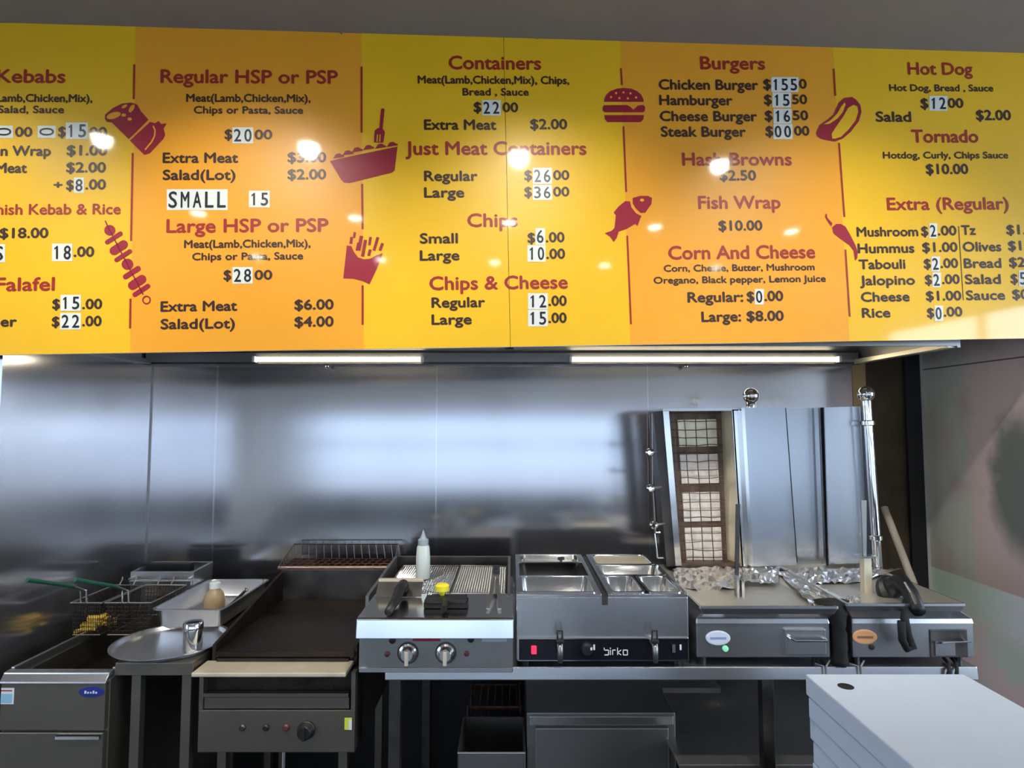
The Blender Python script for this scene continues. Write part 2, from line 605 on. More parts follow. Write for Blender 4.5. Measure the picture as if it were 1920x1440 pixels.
def panel(name, label, u0, u1, bands):
    t = thing(name, label, 'menu board', on_board((u0 + u1) / 2, 0, 0), 'hanging menu boards')
    m = MB()
    th = 0.014
    for a, b, mi in bands:
        m.cur = mi
        m.add([on_board(a, VB, 0), on_board(b, VB, 0), on_board(b, VT, 0), on_board(a, VT, 0)], [(0, 1, 2, 3)])
    m.cur = 2
    m.add([on_board(u0, VB, 0), on_board(u1, VB, 0), on_board(u1, VT, 0), on_board(u0, VT, 0),
           on_board(u0, VB, -th), on_board(u1, VB, -th), on_board(u1, VT, -th), on_board(u0, VT, -th)],
          [(4, 7, 6, 5), (0, 4, 5, 1), (3, 2, 6, 7), (0, 3, 7, 4), (1, 5, 6, 2)])
    m.build('printed_panel', [M['yellow'], M['orange'], M['ink']], t, fixn=False)
    return t


u1, u2, u3, u4 = uv(249, 360)[0], uv(680, 360)[0], uv(1172, 360)[0], uv(1577, 360)[0]
BL = panel('menu_board', 'yellow and orange menu board with kebab, HSP and fries pictures, left of the seam', UL, -0.0008, [(UL, u1, 0), (u1, u2, 1), (u2, -0.0008, 0)])
BR = panel('menu_board', 'yellow and orange menu board with burger, fish and chilli pictures, right of the seam', 0.0008, UR, [(0.0008, u3, 0), (u3, u4, 1), (u4, UR, 0)])


def flat(name, polys, material, parent, h):
    m = MB()
    for pl in polys:
        m.add([on_board(*uv(x, y), h) for x, y in pl], [tuple(range(len(pl)))])
    o = m.build(name, material, parent, fixn=False)
    bm = bmesh.new()
    bm.from_mesh(o.data)
    bmesh.ops.triangulate(bm, faces=bm.faces)
    for f in bm.faces:
        f.normal_update()
        if f.normal.dot(BN) < 0:
            f.normal_flip()
    bm.to_mesh(o.data)
    bm.free()
    return o


JOBS = []


def T(s, xl, xr, yb, cap, ink='ink', name='item_lettering', par=None, h=0.0010, bold=0.05, rot=False):
    JOBS.append((s, xl, xr, yb, cap, ink, name, par, h, bold, rot))


def R(s, xl, xr, yb, cap=24):
    T(s, xl, xr, yb, cap, 'red', 'heading_lettering', None, 0.0010, 0.04)


def side(xc):
    return BL if xc < 957 else BR


def S(s, x0, x1, y0, y1, rot=False):
    """white number tile with condensed black characters"""
    pr = side((x0 + x1) / 2)
    t = flat('price_sticker', [[(x0, y1), (x1, y1), (x1, y0), (x0, y0)]], M['tile'], pr, 0.0012)
    n = len(s)
    hh = y1 - y0
    if rot:
        JOBS.append((s, x0 + 3, x1 - 3, y1 - 4, hh - 8, 'tile_ink', 'sticker_character', t, 0.0020, 0.0, True))
        return
    w = (x1 - x0) / n
    for i, ch in enumerate(s):
        fr = 0.66
        c = x0 + w * (i + 0.5)
        if ch == '1':
            a, b, hw = y1 - hh * 0.12, y1 - hh * 0.87, min(w, hh * 0.6) * 0.10
            flat('sticker_character', [[(c - hw, a), (c + hw, a), (c + hw, b), (c - hw * 0.2, b), (c - hw * 2.6, b + hh * 0.13), (c - hw * 2.6, b + hh * 0.22), (c - hw, b + hh * 0.16)]], M['tile_ink'], t, 0.0020)
            continue
        ww = min(w * fr, hh * 0.5)
        JOBS.append((ch, c - ww / 2, c + ww / 2, y1 - hh * 0.12, hh * 0.75, 'tile_ink', 'sticker_character', t, 0.0020, 0.02, False))


# column of kebabs
R('Kebabs', -5, 122, 155)
T('Meat(Lamb,Chicken,Mix),', -59, 173, 191, 14)
T('Salad, Sauce', -3, 120, 212, 13)
S('0', -10, 25, 236, 259, True); T('00', 29, 60, 256, 17); S('0', 71, 105, 236, 259, True)
T('$', 110, 123, 256, 18); S('15', 124, 165, 230, 261); T('00', 168, 200, 256, 17)
T('n Wrap', 2, 95, 292, 18); T('$1.00', 126, 200, 291, 18)
T('Meat', -7, 50, 324, 18); T('$2.00', 125, 198, 323, 18)
T('+', 101, 117, 354, 14); T('$', 125, 138, 356, 18); S('8', 139, 158, 333, 362); T('.00', 161, 198, 355, 18)
R('nish Kebab & Rice', -6, 226, 402, 19)
T('$18.00', 0, 90, 446, 18)
S('S', -14, 10, 458, 492); S('18', 98, 136, 457, 490); T('.00', 139, 176, 481, 18)
R('Falafel', -7, 102, 545)
T('$', 99, 112, 579, 18); S('15', 114, 152, 553, 583); T('.00', 155, 191, 579, 18)
T('er', 2, 31, 612, 18); T('$', 98, 111, 612, 18); S('22', 113, 152, 587, 618); T('.00', 155, 190, 611, 18)
# regular and large
R('Regular HSP or PSP', 302, 633, 156)
T('Meat(Lamb,Chicken,Mix),', 350, 582, 191, 14); T('Chips or Pasta, Sauce', 364, 568, 213, 13)
T('$', 422, 435, 261, 18); S('20', 436, 475, 239, 269); T('00', 478, 510, 261, 17)
T('Extra Meat', 306, 446, 305, 18); T('$3.00', 540, 611, 304, 18)
T('Salad(Lot)', 306, 441, 337, 18); T('$2.00', 540, 611, 336, 18)
S('SMALL', 313, 427, 355, 394); S('15', 467, 506, 358, 389)
R('Large HSP or PSP', 313, 615, 435)
T('Meat(Lamb,Chicken,Mix),', 346, 582, 464, 14); T('Chips or Pasta, Sauce', 361, 568, 487, 13)
T('$', 420, 433, 525, 18); S('28', 436, 474, 501, 532); T('00', 478, 510, 524, 17)
T('Extra Meat', 302, 444, 583, 18); T('$6.00', 553, 625, 580, 18)
T('Salad(Lot)', 302, 440, 616, 18); T('$4.00', 553, 625, 612, 18)
# containers and chips
R('Containers', 842, 1014, 130)
T('Meat(Lamb,Chicken,Mix), Chips,', 784, 1067, 157, 14); T('Bread , Sauce', 868, 991, 179, 13)
T('$', 889, 902, 210, 18); S('22', 904, 939, 188, 217); T('00', 943, 971, 210, 17)
T('Extra Meat', 796, 930, 243, 18); T('$2.00', 995, 1063, 242, 18)
R('Just Meat Containers', 761, 1099, 290)
T('Regular', 796, 895, 339, 18); T('$', 984, 997, 338, 18); S('26', 999, 1035, 315, 345); T('00', 1038, 1067, 337, 17)
T('Large', 796, 870, 370, 18); T('$', 984, 997, 369, 18); S('36', 999, 1035, 347, 375); T('00', 1038, 1067, 368, 17)
R('Chips', 877, 970, 425)
T('Small', 788, 858, 456, 18); T('$', 990, 1003, 455, 18); S('6', 1004, 1022, 428, 459); T('.00', 1024, 1058, 454, 18)
T('Large', 788, 861, 488, 18); S('10', 989, 1023, 460, 491); T('.00', 1025, 1059, 485, 18)
R('Chips & Cheese', 806, 1064, 542)
T('Regular', 810, 909, 576, 18); S('12', 990, 1027, 550, 580); T('.00', 1029, 1062, 573, 18)
T('Large', 810, 884, 608, 18); S('15', 990, 1027, 581, 612); T('.00', 1029, 1062, 605, 18)
# burgers
R('Burgers', 1314, 1434, 130, 23)
for nm, x0, x1, yb, st, s0, s1, rest, r0, r1 in (
        ('Chicken Burger', 1236, 1421, 168, '155', 1446, 1497, '0', 1499, 1512), ('Hamburger', 1237, 1373, 197, '15', 1448, 1483, '50', 1486, 1513),
        ('Cheese Burger', 1238, 1419, 227, '16', 1450, 1484, '50', 1487, 1515), ('Steak Burger', 1240, 1398, 256, '00', 1450, 1486, '00', 1490, 1517)):
    T(nm, x0, x1, yb, 18)
    T('$', 1432 + (yb - 168) * 0.05, 1445 + (yb - 168) * 0.05, yb - 1, 18)
    S(st, s0, s1, yb - 23, yb + 5)
    T(rest, r0, r1, yb - 2, 17)
R('Hash Browns', 1280, 1484, 310, 23); T('$2.50', 1350, 1417, 338, 18)
R('Fish Wrap', 1310, 1463, 391, 23); T('$10.00', 1348, 1429, 432, 18)
R('Corn And Cheese', 1254, 1528, 485)
T('Corn, Chesse, Butter, Mushroom', 1245, 1527, 508, 12); T('Oregano, Black pepper, Lemon Juice', 1226, 1548, 530, 12)
T('Regular:', 1290, 1393, 566, 18); T('$', 1401, 1414, 565, 18); S('0', 1415, 1432, 542, 571); T('.00', 1434, 1468, 564, 18)
T('Large: $8.00', 1316, 1469, 602, 18)
# hot dog and extras
R('Hot Dog', 1703, 1823, 140, 22)
T('Hot Dog, Bread , Sauce', 1668, 1862, 171, 12)
T('$', 1727, 1740, 203, 18); S('12', 1742, 1776, 180, 208); T('00', 1778, 1806, 202, 17)
T('Salad', 1643, 1708, 228, 18); T('$2.00', 1831, 1895, 225, 18)
R('Tornado', 1710, 1834, 267, 23)
T('Hotdog, Curly, Chips Sauce', 1656, 1890, 297, 12); T('$10.00', 1737, 1815, 326, 18)
R('Extra (Regular)', 1664, 1891, 393, 22)
T('Mushroom', 1607, 1721, 443, 17); T('$', 1728, 1740, 442, 17); S('2', 1742, 1757, 419, 447); T('.00', 1759, 1793, 441, 17)
T('Tz', 1803, 1829, 440, 17); T('$1.00', 1888, 1953, 439, 17)
T('Hummus', 1609, 1714, 474, 17); T('$1.00', 1730, 1795, 472, 17); T('Olives', 1806, 1877, 471, 17); T('$1.00', 1891, 1956, 469, 17)
T('Tabouli', 1611, 1697, 504, 17); T('$', 1733, 1745, 503, 17); S('2', 1746, 1762, 481, 509); T('.00', 1764, 1796, 502, 17)
T('Bread', 1808, 1877, 502, 17); T('$2.00', 1893, 1958, 500, 17)
T('Jalopino', 1613, 1715, 534, 17); T('$', 1735, 1747, 533, 17); S('2', 1748, 1764, 511, 539); T('.00', 1767, 1799, 532, 17)
T('Salad', 1810, 1876, 532, 17); T('$', 1896, 1908, 531, 17); S('5', 1910, 1926, 507, 537)
T('Cheese', 1615, 1705, 565, 17); T('$1.00', 1737, 1802, 563, 17); T('Sauce', 1812, 1884, 562, 17); T('$0.00', 1899, 1964, 560, 17)
T('Rice', 1617, 1669, 595, 17); T('$', 1739, 1751, 595, 17); S('0', 1752, 1768, 573, 602); T('.00', 1770, 1804, 593, 17)

for (s, xl, xr, yb, cap, ink, name, par, h, bold, rot), (vs, fs) in zip(JOBS, text_mesh([(j[0], 0.0) for j in JOBS])):
    x0, x1 = min(v.x for v in vs), max(v.x for v in vs)
    y0, y1 = min(v.y for v in vs), max(v.y for v in vs)
    xc = (xl + xr) / 2
    ul, ur = uv(xl, yb)[0], uv(xr, yb)[0]
    vb = uv(xc, yb)[1]
    vh = uv(xc, yb - cap)[1] - vb
    m = MB()
    if rot:
        pts = [(ul + (v.y - y0) / (y1 - y0) * (ur - ul), vb + (v.x - x0) / (x1 - x0) * vh) for v in vs]
    else:
        pts = [(ul + (v.x - x0) / (x1 - x0) * (ur - ul), vb + v.y / CAPH * vh) for v in vs]
    parts = [(par or side(xc), None)]
    if par is None and ul < 0 < ur:
        parts = [(BL, -1), (BR, 1)]
    for pr, sgn in parts:
        bm = bmesh.new()
        bv = [bm.verts.new((a, b, 0)) for a, b in pts]
        for f in fs:
            try:
                bm.faces.new([bv[i] for i in f])
            except ValueError:
                pass
        if sgn:
            bmesh.ops.bisect_plane(bm, geom=bm.verts[:] + bm.edges[:] + bm.faces[:], plane_co=(0, 0, 0),
                                   plane_no=(1, 0, 0), clear_outer=(sgn < 0), clear_inner=(sgn > 0))
        bm.verts.index_update()
        m = MB()
        bw = bold * vh
        for dx, dy, dh in ((0, 0, 0), (bw, 0, 2e-5), (-bw, 0, 4e-5), (0, bw, 6e-5), (0, -bw, 8e-5)):
            m.add([on_board(v.co.x + dx, v.co.y + dy, h + dh) for v in bm.verts], [[v.index for v in f.verts] for f in bm.faces])
            if bold == 0:
                break
        bm.free()
        if not m.v:
            continue
        o = m.build(name, M[ink], pr, fixn=False)
        bm = bmesh.new()
        bm.from_mesh(o.data)
        for f in bm.faces:
            f.normal_update()
            if f.normal.dot(BN) < 0:
                f.normal_flip()
        bm.to_mesh(o.data)
        bm.free()


def vline(x0, y0, x1, y1, w, ink='red'):
    flat('divider_line', [[(x0 - w / 2, y0), (x0 + w / 2, y0), (x1 + w / 2, y1), (x1 - w / 2, y1)]], M[ink], side((x0 + x1) / 2), 0.001)


for a in ((252, 121, 251, 186, 4), (249, 287, 246, 452, 4), (245, 560, 244, 616, 4), (678, 125, 678, 249, 4), (679, 345, 680, 430, 4), (680, 535, 680, 609, 4),
          (1164, 128, 1166, 160, 3.5), (1169, 237, 1174, 360, 3.5), (1176, 442, 1183, 608, 3.5), (1563, 129, 1566, 180, 3.5), (1573, 268, 1583, 407, 3.5), (1585, 468, 1593, 594, 3.5)):
    vline(*a)
vline(1797, 424, 1806, 563, 1.6, 'ink')


def ell(cx, cy, rx, ry, n=20, rot=0.0):
    c, s = math.cos(rot), math.sin(rot)
    return [(cx + rx * math.cos(t) * c - ry * math.sin(t) * s, cy + rx * math.cos(t) * s + ry * math.sin(t) * c)
            for t in [2 * math.pi * i / n for i in range(n)]]


def q4(pts, x0, y0, sc=4.0):
    return [(x / sc + x0, y / sc + y0) for x, y in pts]


def stroke(pts, w):
    """ribbon along pts"""
    out = []
    for i in range(len(pts) - 1):
        (ax, ay), (bx, by) = pts[i], pts[i + 1]
        l = math.hypot(bx - ax, by - ay) or 1
        nx, ny = -(by - ay) / l * w / 2, (bx - ax) / l * w / 2
        out.append([(ax + nx, ay + ny), (bx + nx, by + ny), (bx - nx, by - ny), (ax - nx, ay - ny)])
    return out


def rbar(cx, cy, ln, w, ang):
    """rounded bar of length ln, width w, direction ang (deg)"""
    a = math.radians(ang)
    c, s = math.cos(a), math.sin(a)
    r = w / 2
    pts = []
    for k in range(9):
        t = -math.pi / 2 + math.pi * k / 8
        pts.append((ln / 2 - r + r * math.cos(t), r * math.sin(t)))
    for k in range(9):
        t = math.pi / 2 + math.pi * k / 8
        pts.append((-ln / 2 + r + r * math.cos(t), r * math.sin(t)))
    return [(cx + x * c - y * s, cy + x * s + y * c) for x, y in pts]


def picture(name, parent, polys, cut=None, cutmat=None):
    o = flat(name, polys, M['crimson'], parent, 0.0012)
    if cut:
        flat('picture_highlight', cut, M[cutmat], o, 0.0019)
    return o


# wrap
picture('wrap_picture', BL, [q4([(790, 700), (850, 650), (915, 618), (985, 610), (1030, 625), (1062, 680), (1115, 738), (968, 885), (840, 760), (800, 755), (788, 730)], 0, 40),
                             q4([(1128, 755), (1165, 765), (1190, 748), (1212, 772), (1252, 765), (1228, 805), (1240, 850), (1228, 880), (1125, 990), (1085, 1003), (1065, 985), (975, 895)], 0, 40)],
        [q4(ell(855, 708, 55, 24, 16, -0.3), 0, 40), q4(ell(990, 655, 34, 16, 14, -1.0), 0, 40), q4(ell(935, 640, 24, 11, 12, -0.5), 0, 40), q4(ell(930, 705, 18, 12), 0, 40),
         q4(ell(975, 735, 16, 12), 0, 40)] + stroke(q4([(1150, 785), (1165, 820), (1162, 860), (1140, 905), (1090, 965)], 0, 40), 3), 'orange')
# skewer
ang = -33
sk = [q4(ell(825, 288, 42, 40), 0, 360), q4(ell(957, 542, 44, 42), 0, 360)]
for cx, cy, w in ((855, 345, 34), (892, 418, 66), (925, 478, 34), (990, 605, 40), (1030, 678, 66), (1062, 738, 36)):
    sk.append(rbar(cx / 4, cy / 4 + 360, 38, w / 4, ang))
sk += stroke(q4([(790, 215), (810, 260), (1075, 770)], 0, 360), 2.5)
ring = [(1100 / 4 + 7 * math.cos(t), 810 / 4 + 360 + 7 * math.sin(t)) for t in [2 * math.pi * i / 16 for i in range(17)]]
sk += stroke(ring, 2.5)
picture('skewer_picture', BL, sk)
# meat container and fork
x0, y0 = 480, 40
ct = [q4([(555, 1050), (620, 1032), (1062, 940), (1040, 1118), (1020, 1135), (700, 1213), (660, 1210), (640, 1190)], x0, y0)]
for cx, cy in ((620, 1008), (690, 985), (760, 962), (845, 945), (935, 935), (1022, 922)):
    ct.append(q4([(cx - 42, cy + 22), (cx - 20, cy - 12), (cx + 6, cy - 18), (cx + 44, cy + 2), (cx + 40, cy + 10)], x0, y0))
ct.append(q4([(885, 910), (890, 820), (915, 802), (950, 805), (968, 830), (955, 912)], x0, y0))
ct.append(q4([(925, 805), (938, 660), (952, 652), (965, 662), (950, 808)], x0, y0))
picture('meat_container_picture', BL, ct, [q4([(908, 850), (916, 850), (912, 905), (904, 905)], x0, y0), q4([(928, 850), (936, 850), (932, 905), (924, 905)], x0, y0)], 'yellow')
# fries
x0, y0 = 480, 360
fr = [q4([(682, 402), (715, 405), (735, 450), (765, 490), (810, 505), (860, 500), (905, 475), (950, 460), (905, 580), (852, 692), (800, 668), (730, 650), (655, 648)], x0, y0)]
for a, b, c, d, w in ((712, 390, 718, 338, 22), (735, 345, 742, 302, 18), (770, 440, 792, 330, 26), (800, 485, 822, 360, 24), (845, 480, 858, 432, 22), (850, 400, 860, 338, 20), (885, 440, 915, 340, 22), (930, 440, 950, 385, 22), (755, 440, 768, 380, 16)):
    fr += stroke(q4([(a, b), (c, d)], x0, y0), w / 4)
picture('fries_picture', BL, fr)
# burger
x0, y0 = 960, 40
bun = [(690, 605), (692, 585), (705, 555), (735, 525), (785, 506), (840, 500), (895, 506), (940, 525), (970, 553), (985, 585), (988, 605)]
picture('burger_picture', BR, [q4(bun, x0, y0), q4([(680, 645), (690, 630), (860, 628), (885, 640), (910, 665), (945, 632), (985, 628), (998, 645), (996, 672), (985, 683), (695, 683), (680, 672)], x0, y0),
                               q4([(692, 704), (990, 704), (985, 735), (965, 757), (715, 757), (696, 735)], x0, y0)],
        [q4(ell(x, y, 9, 9, 8), x0, y0) for x, y in ((780, 540), (835, 535), (888, 542), (742, 570), (805, 578), (868, 580), (930, 573))], 'orange')
# fish
x0, y0 = 960, 360
picture('fish_picture', BR, [q4([(905, 45), (960, 30), (1020, 30), (1050, 45), (1045, 90), (1000, 155), (965, 158), (930, 125), (905, 85)], x0, y0),
                             q4([(885, 72), (850, 68), (800, 108), (762, 155), (778, 175), (768, 270), (745, 292), (695, 310), (735, 335), (762, 375), (785, 345), (800, 298), (860, 278), (925, 238), (940, 255), (970, 180), (930, 160), (895, 115)], x0, y0)],
        [q4(ell(975, 62, 16, 12, 12), x0, y0)], 'orange')
# hot dog
x0, y0 = 1440, 40
hd = [(360, 835), (385, 780), (450, 735), (490, 700), (530, 610), (570, 575), (630, 568), (662, 590), (692, 630), (700, 680), (680, 750), (620, 830), (560, 880), (500, 903), (450, 895), (390, 880), (365, 860)]
picture('hot_dog_picture', BR, [q4(hd, x0, y0)], [q4([(480, 880), (475, 845), (510, 790), (560, 720), (600, 650), (640, 628), (668, 640), (675, 680), (655, 745), (600, 815), (545, 868), (500, 882)], x0, y0),
                                q4([(415, 775), (470, 742), (520, 690), (548, 640), (572, 610), (580, 625), (560, 680), (520, 730), (460, 770)], x0, y0)], 'yellow')
# chilli
x0, y0 = 1440, 360
picture('chilli_picture', BR, [q4([(480, 265), (510, 240), (545, 240), (580, 260), (620, 330), (655, 400), (672, 450), (668, 500), (652, 515), (640, 440), (610, 400), (540, 350), (490, 310)], x0, y0),
                               q4([(430, 165), (440, 165), (445, 195), (482, 235), (475, 258), (455, 235), (428, 190)], x0, y0)])
for sx, sy, b in ((1007, 72, BR), (640, 62, BL), (1718, 70, BR)):
    flat('screw_cap', [ell(sx, sy, 2.6, 2.6, 10)], M['steel_dull'], b, 0.002)

# ------------------------------------------------------------------ range hood
HY0 = 2.36
hood = thing('range_hood', 'stainless range hood along the top of the steel wall behind the menu boards', 'range hood', (0, 2.7, HOODZ))
MB().box(LEFT + 0.001, HOODR, HY0, HY0 + 0.012, HOODZ + 0.004, CEIL - 0.01).build('front_skirt', M['steel_dull'], hood)
MB().box(LEFT + 0.001, HOODR, HY0 + 0.012, BACK - 0.002, HOODZ + 0.55, HOODZ + 0.56).build('hood_ceiling', M['steel'], hood)
m = MB()   # rear sloped wall of the canopy above the lamps
m.hexa([(LEFT + 0.01, BACK - 0.06, HOODZ + 0.05), (HOODR, BACK - 0.06, HOODZ + 0.05), (HOODR, BACK - 0.002, HOODZ + 0.05), (LEFT + 0.01, BACK - 0.002, HOODZ + 0.05),
        (LEFT + 0.01, BACK - 0.30, HOODZ + 0.5), (HOODR, BACK - 0.30, HOODZ + 0.5), (HOODR, BACK - 0.28, HOODZ + 0.5), (LEFT + 0.01, BACK - 0.28, HOODZ + 0.5)])
m.build('filter_bank', M['steel_dull'], hood)
MB().box(LEFT + 0.01, HOODR, BACK - 0.075, BACK - 0.002, HOODZ - 0.004, HOODZ + 0.006).build('grease_gutter', M['steel_dark'], hood, bevel=0.002)  # the gutter's shadow line is put into its dark steel colour
MB().box(LEFT + 0.001, LEFT + 0.035, HY0 + 0.012, BACK - 0.07, HOODZ - 0.002, HOODZ + 0.02).build('side_gutter', M['steel_dull'], hood, bevel=0.002)
MB().box(HOODR - 0.03, HOODR, HY0 + 0.012, BACK - 0.07, HOODZ - 0.002, HOODZ + 0.02).build('side_gutter', M['cream_metal'], hood, bevel=0.002)
MB().box(HOODR, HOODR + 0.012, HY0, BACK - 0.002, HOODZ - 0.002, CEIL - 0.01).build('end_panel', M['steel_dull'], hood)
MB().box(LEFT + 0.01, HOODR - 0.01, BACK - 0.08, BACK - 0.055, HOODZ + 0.006, HOODZ + 0.052).build('lamp_channel', M['steel_dull'], hood)
for xa, xb in ((478, 792), (1070, 1572)):
    a, b = PX(xa, 672, BACK - 0.09), PX(xb, 672, BACK - 0.09)
    t = MB().tube([(a, BACK - 0.095, HOODZ + 0.018), (b, BACK - 0.095, HOODZ + 0.018)], 0.011, 12).build('lamp_tube', M['lamp'], hood, smooth=True)
    for e in (a, b):
        MB().box(e - 0.006, e + 0.006, BACK - 0.11, BACK - 0.08, HOODZ + 0.004, HOODZ + 0.032).build('lamp_socket', M['white_trim'], t)
for px in (615, 1285):
    x = PX(px, 685, BACK - 0.04)
    MB().lathe([(0.004, 0), (0.011, -0.002), (0.012, -0.012), (0.006, -0.02)], (x, BACK - 0.05, HOODZ - 0.004), n=14).build('drain_plug', M['chrome'], hood, smooth=True)
# clip at the seam of the boards, under the hood lip
x = PX(955, 665, HY0)
m = MB().box(x - 0.018, x + 0.018, HY0 - 0.02, HY0, HOODZ - 0.008, HOODZ + 0.03)
m.tube([(x - 0.012, HY0 - 0.02, HOODZ), (x - 0.012, HY0 - 0.04, HOODZ - 0.012), (x + 0.012, HY0 - 0.04, HOODZ - 0.012), (x + 0.012, HY0 - 0.02, HOODZ)], 0.003, 8)
m.build('seam_clip', M['steel_dark'], hood)

# ------------------------------------------------------------------ steel bench on the right
FY = 2.15
BZ = PZ(1250, FY)
BX0, BX1 = PX(722, 1262, FY), PX(1833, 1250, FY)
BT = BZ - PZ(1275, FY)
BB = 3.02
bench = thing('steel_bench', 'long stainless work bench carrying the grill, bain marie and kebab machines', 'bench', ((BX0 + BX1) / 2, 2.55, 0))
MB().hexa([(BX0, FY - 0.0055, BZ - BT), (BX1, FY - 0.0055, BZ - BT), (BX1, BB, BZ - BT), (BX0, BB, BZ - BT), (BX0, FY, BZ), (BX1, FY, BZ), (BX1, BB, BZ), (BX0, BB, BZ)]).build('bench_top', M['steel'], bench, bevel=0.004)
for x in (BX0 + 0.01, 0.86, BX1 - 0.05):
    for y in (FY + 0.02, BB - 0.06):
        MB().box(x, x + 0.04, y, y + 0.04, 0.0, BZ - BT).build('leg', M['steel_dark'], bench, bevel=0.002)  # darker steel puts the shade under the bench into the legs
MB().box(PX(1275, 1430, 2.2), BX1 - 0.05, FY + 0.06, BB - 0.06, PZ(1434, 2.21) - 0.012, PZ(1434, 2.21)).build('lower_shelf', M['steel_dull'], bench, bevel=0.002)
MB().box(PX(1240, 1288, 2.45), PX(1348, 1288, 2.45), 2.43, 2.75, PZ(1295, 2.45), PZ(1286, 2.45)).build('slide_rail', M['steel'], bench)

# undercounter cabinet below the bench
cab = thing('undercounter_cabinet', 'squat steel cabinet standing on the floor under the bench below the bain marie', 'cabinet', (PX(1130, 1340, 2.38), 2.6, 0))
cx0, cx1, cz = PX(988, 1342, 2.38), PX(1269, 1342, 2.38), PZ(1341, 2.38)
MB().box(cx0, cx1, 2.40, 2.92, 0.06, cz).build('body', M['steel_dull'], cab, bevel=0.004)
MB().box(cx0 + 0.03, cx1 - 0.03, 2.382, 2.40, 0.10, PZ(1366, 2.38)).build('door', M['steel_dull'], cab, bevel=0.004)
MB().box(cx0 + 0.01, cx1 - 0.01, 2.388, 2.40, PZ(1362, 2.38), cz - 0.008).build('header_panel', M['steel'], cab, bevel=0.003)
for x in (cx0 + 0.04, cx1 - 0.04):
    for y in (2.45, 2.87):
        MB().tube([(x, y, 0), (x, y, 0.065)], 0.015, 12).build('foot', M['black'], cab)
lb = thing('steel_crate', 'low dark steel crate on the floor left of the squat cabinet', 'crate', (PX(925, 1412, 2.36), 2.6, 0))
lx0, lx1, lz = PX(857, 1412, 2.36), PX(986, 1412, 2.36), PZ(1411, 2.36)
m = MB()
m.rrect([(lx0, lx1, 2.36, 2.64, 0.0, 0.01), (lx0, lx1, 2.36, 2.64, lz, 0.01), (lx0 + 0.008, lx1 - 0.008, 2.368, 2.632, lz, 0.008), (lx0 + 0.008, lx1 - 0.008, 2.368, 2.632, 0.02, 0.008)])
m.build('crate_shell', M['steel_dull'], lb)
MB().tube([(lx0 + 0.002, 2.358, lz), (lx1 - 0.002, 2.358, lz)], 0.005, 8).build('rolled_rim', M['steel'], lb)
rk = thing('wire_trolley', 'dark wire trolley pushed under the bench behind the low crate', 'trolley', (PX(920, 1312, 2.8), 2.78, 0))
rx0, rx1 = PX(880, 1312, 2.75), PX(976, 1312, 2.75)
for zz in (PZ(1312, 2.75), PZ(1360, 2.75), PZ(1398, 2.75)):
    m = MB()
    m.tube([(rx0, 2.68, zz), (rx1, 2.68, zz), (rx1, 2.9, zz), (rx0, 2.9, zz), (rx0, 2.68, zz)], 0.005, 6)
    for i in range(7):
        x = rx0 + (rx1 - rx0) * (i + 0.5) / 7
        m.tube([(x, 2.68, zz), (x, 2.9, zz)], 0.0025, 6)
    m.build('wire_shelf', M['rust'], rk)
for x in (rx0, rx1):
    for y in (2.68, 2.9):
        MB().tube([(x, y, 0), (x, y, PZ(1308, 2.75))], 0.008, 8).build('post', M['steel_dark'], rk)


# ------------------------------------------------------------------ pans
def pan_bm(x0, x1, y0, y1, z, depth, rim=0.012, taper=0.01, r=0.02, th=0.0015):
    a = rim
    b = rim + taper
    m = MB()
    m.rrect([(x0 + b - th, x1 - b + th, y0 + b - th, y1 - b + th, z - depth - th, r * 0.8),
             (x0 + a - th, x1 - a + th, y0 + a - th, y1 - a + th, z - 0.004, r),
             (x0, x1, y0, y1, z - 0.004, r), (x0, x1, y0, y1, z - 0.0005, r),
             (x0 + 0.003, x1 - 0.003, y0 + 0.003, y1 - 0.003, z, r),
             (x0 + a - 0.002, x1 - a + 0.002, y0 + a - 0.002, y1 - a + 0.002, z, r),
             (x0 + a, x1 - a, y0 + a, y1 - a, z - 0.004, r),
             (x0 + b, x1 - b, y0 + b, y1 - b, z - depth + 0.008, r * 0.8),
             (x0 + b + 0.008, x1 - b - 0.008, y0 + b + 0.008, y1 - b - 0.008, z - depth, r * 0.6)])
    return m


# ------------------------------------------------------------------ chargrill
GY = 2.10
gx0, gx1 = PX(673, 1222, GY), PX(962, 1222, GY)
gz0, gz1 = BZ + 0.0, PZ(1187, GY)
gl0, gl1 = PX(668, 1174, 2.05), PX(963, 1174, 2.05)
DZ = PZ(1160, 2.05)
GR = 2.86
grill = thing('chargrill', 'steel countertop chargrill with two round gas knobs and wire grates', 'chargrill', ((gx0 + gx1) / 2, 2.45, BZ))
MB().box(gx0, gx1, GY, GR, BZ, gz1).build('body', M['steel_dull'], grill, bevel=0.003)
m = MB()
m.rings([[Vector((x, y, z)) for y, z in ((2.0445, gz1), (2.0530, DZ - 0.004), (2.060, DZ), (2.33, DZ + 0.004), (2.33, DZ - 0.012), (2.12, gz1))] for x in (gl0, gl1)])
m.build('front_deck', M['steel_bright'], grill, bevel=0.002)
wx0, wx1 = PX(740, 1050, GR), PX(953, 1050, GR)
wx0, wx1 = min(wx0, gx0 + 0.0), max(wx1, gx1 - 0.01)
SZ = PZ(1043, GR)
MB().box(wx0, wx1, GR, GR + 0.015, BZ, SZ).build('rear_splash', M['steel_dark'], grill, bevel=0.002)
for x in (wx0, wx1 - 0.012):
    MB().hexa([(x, 2.30, gz1), (x + 0.012, 2.30, gz1), (x + 0.012, GR, gz1), (x, GR, gz1),
               (x, 2.30, DZ + 0.004), (x + 0.012, 2.30, DZ + 0.004), (x + 0.012, GR, SZ), (x, GR, SZ)]).build('side_guard', M['steel_dull'], grill)
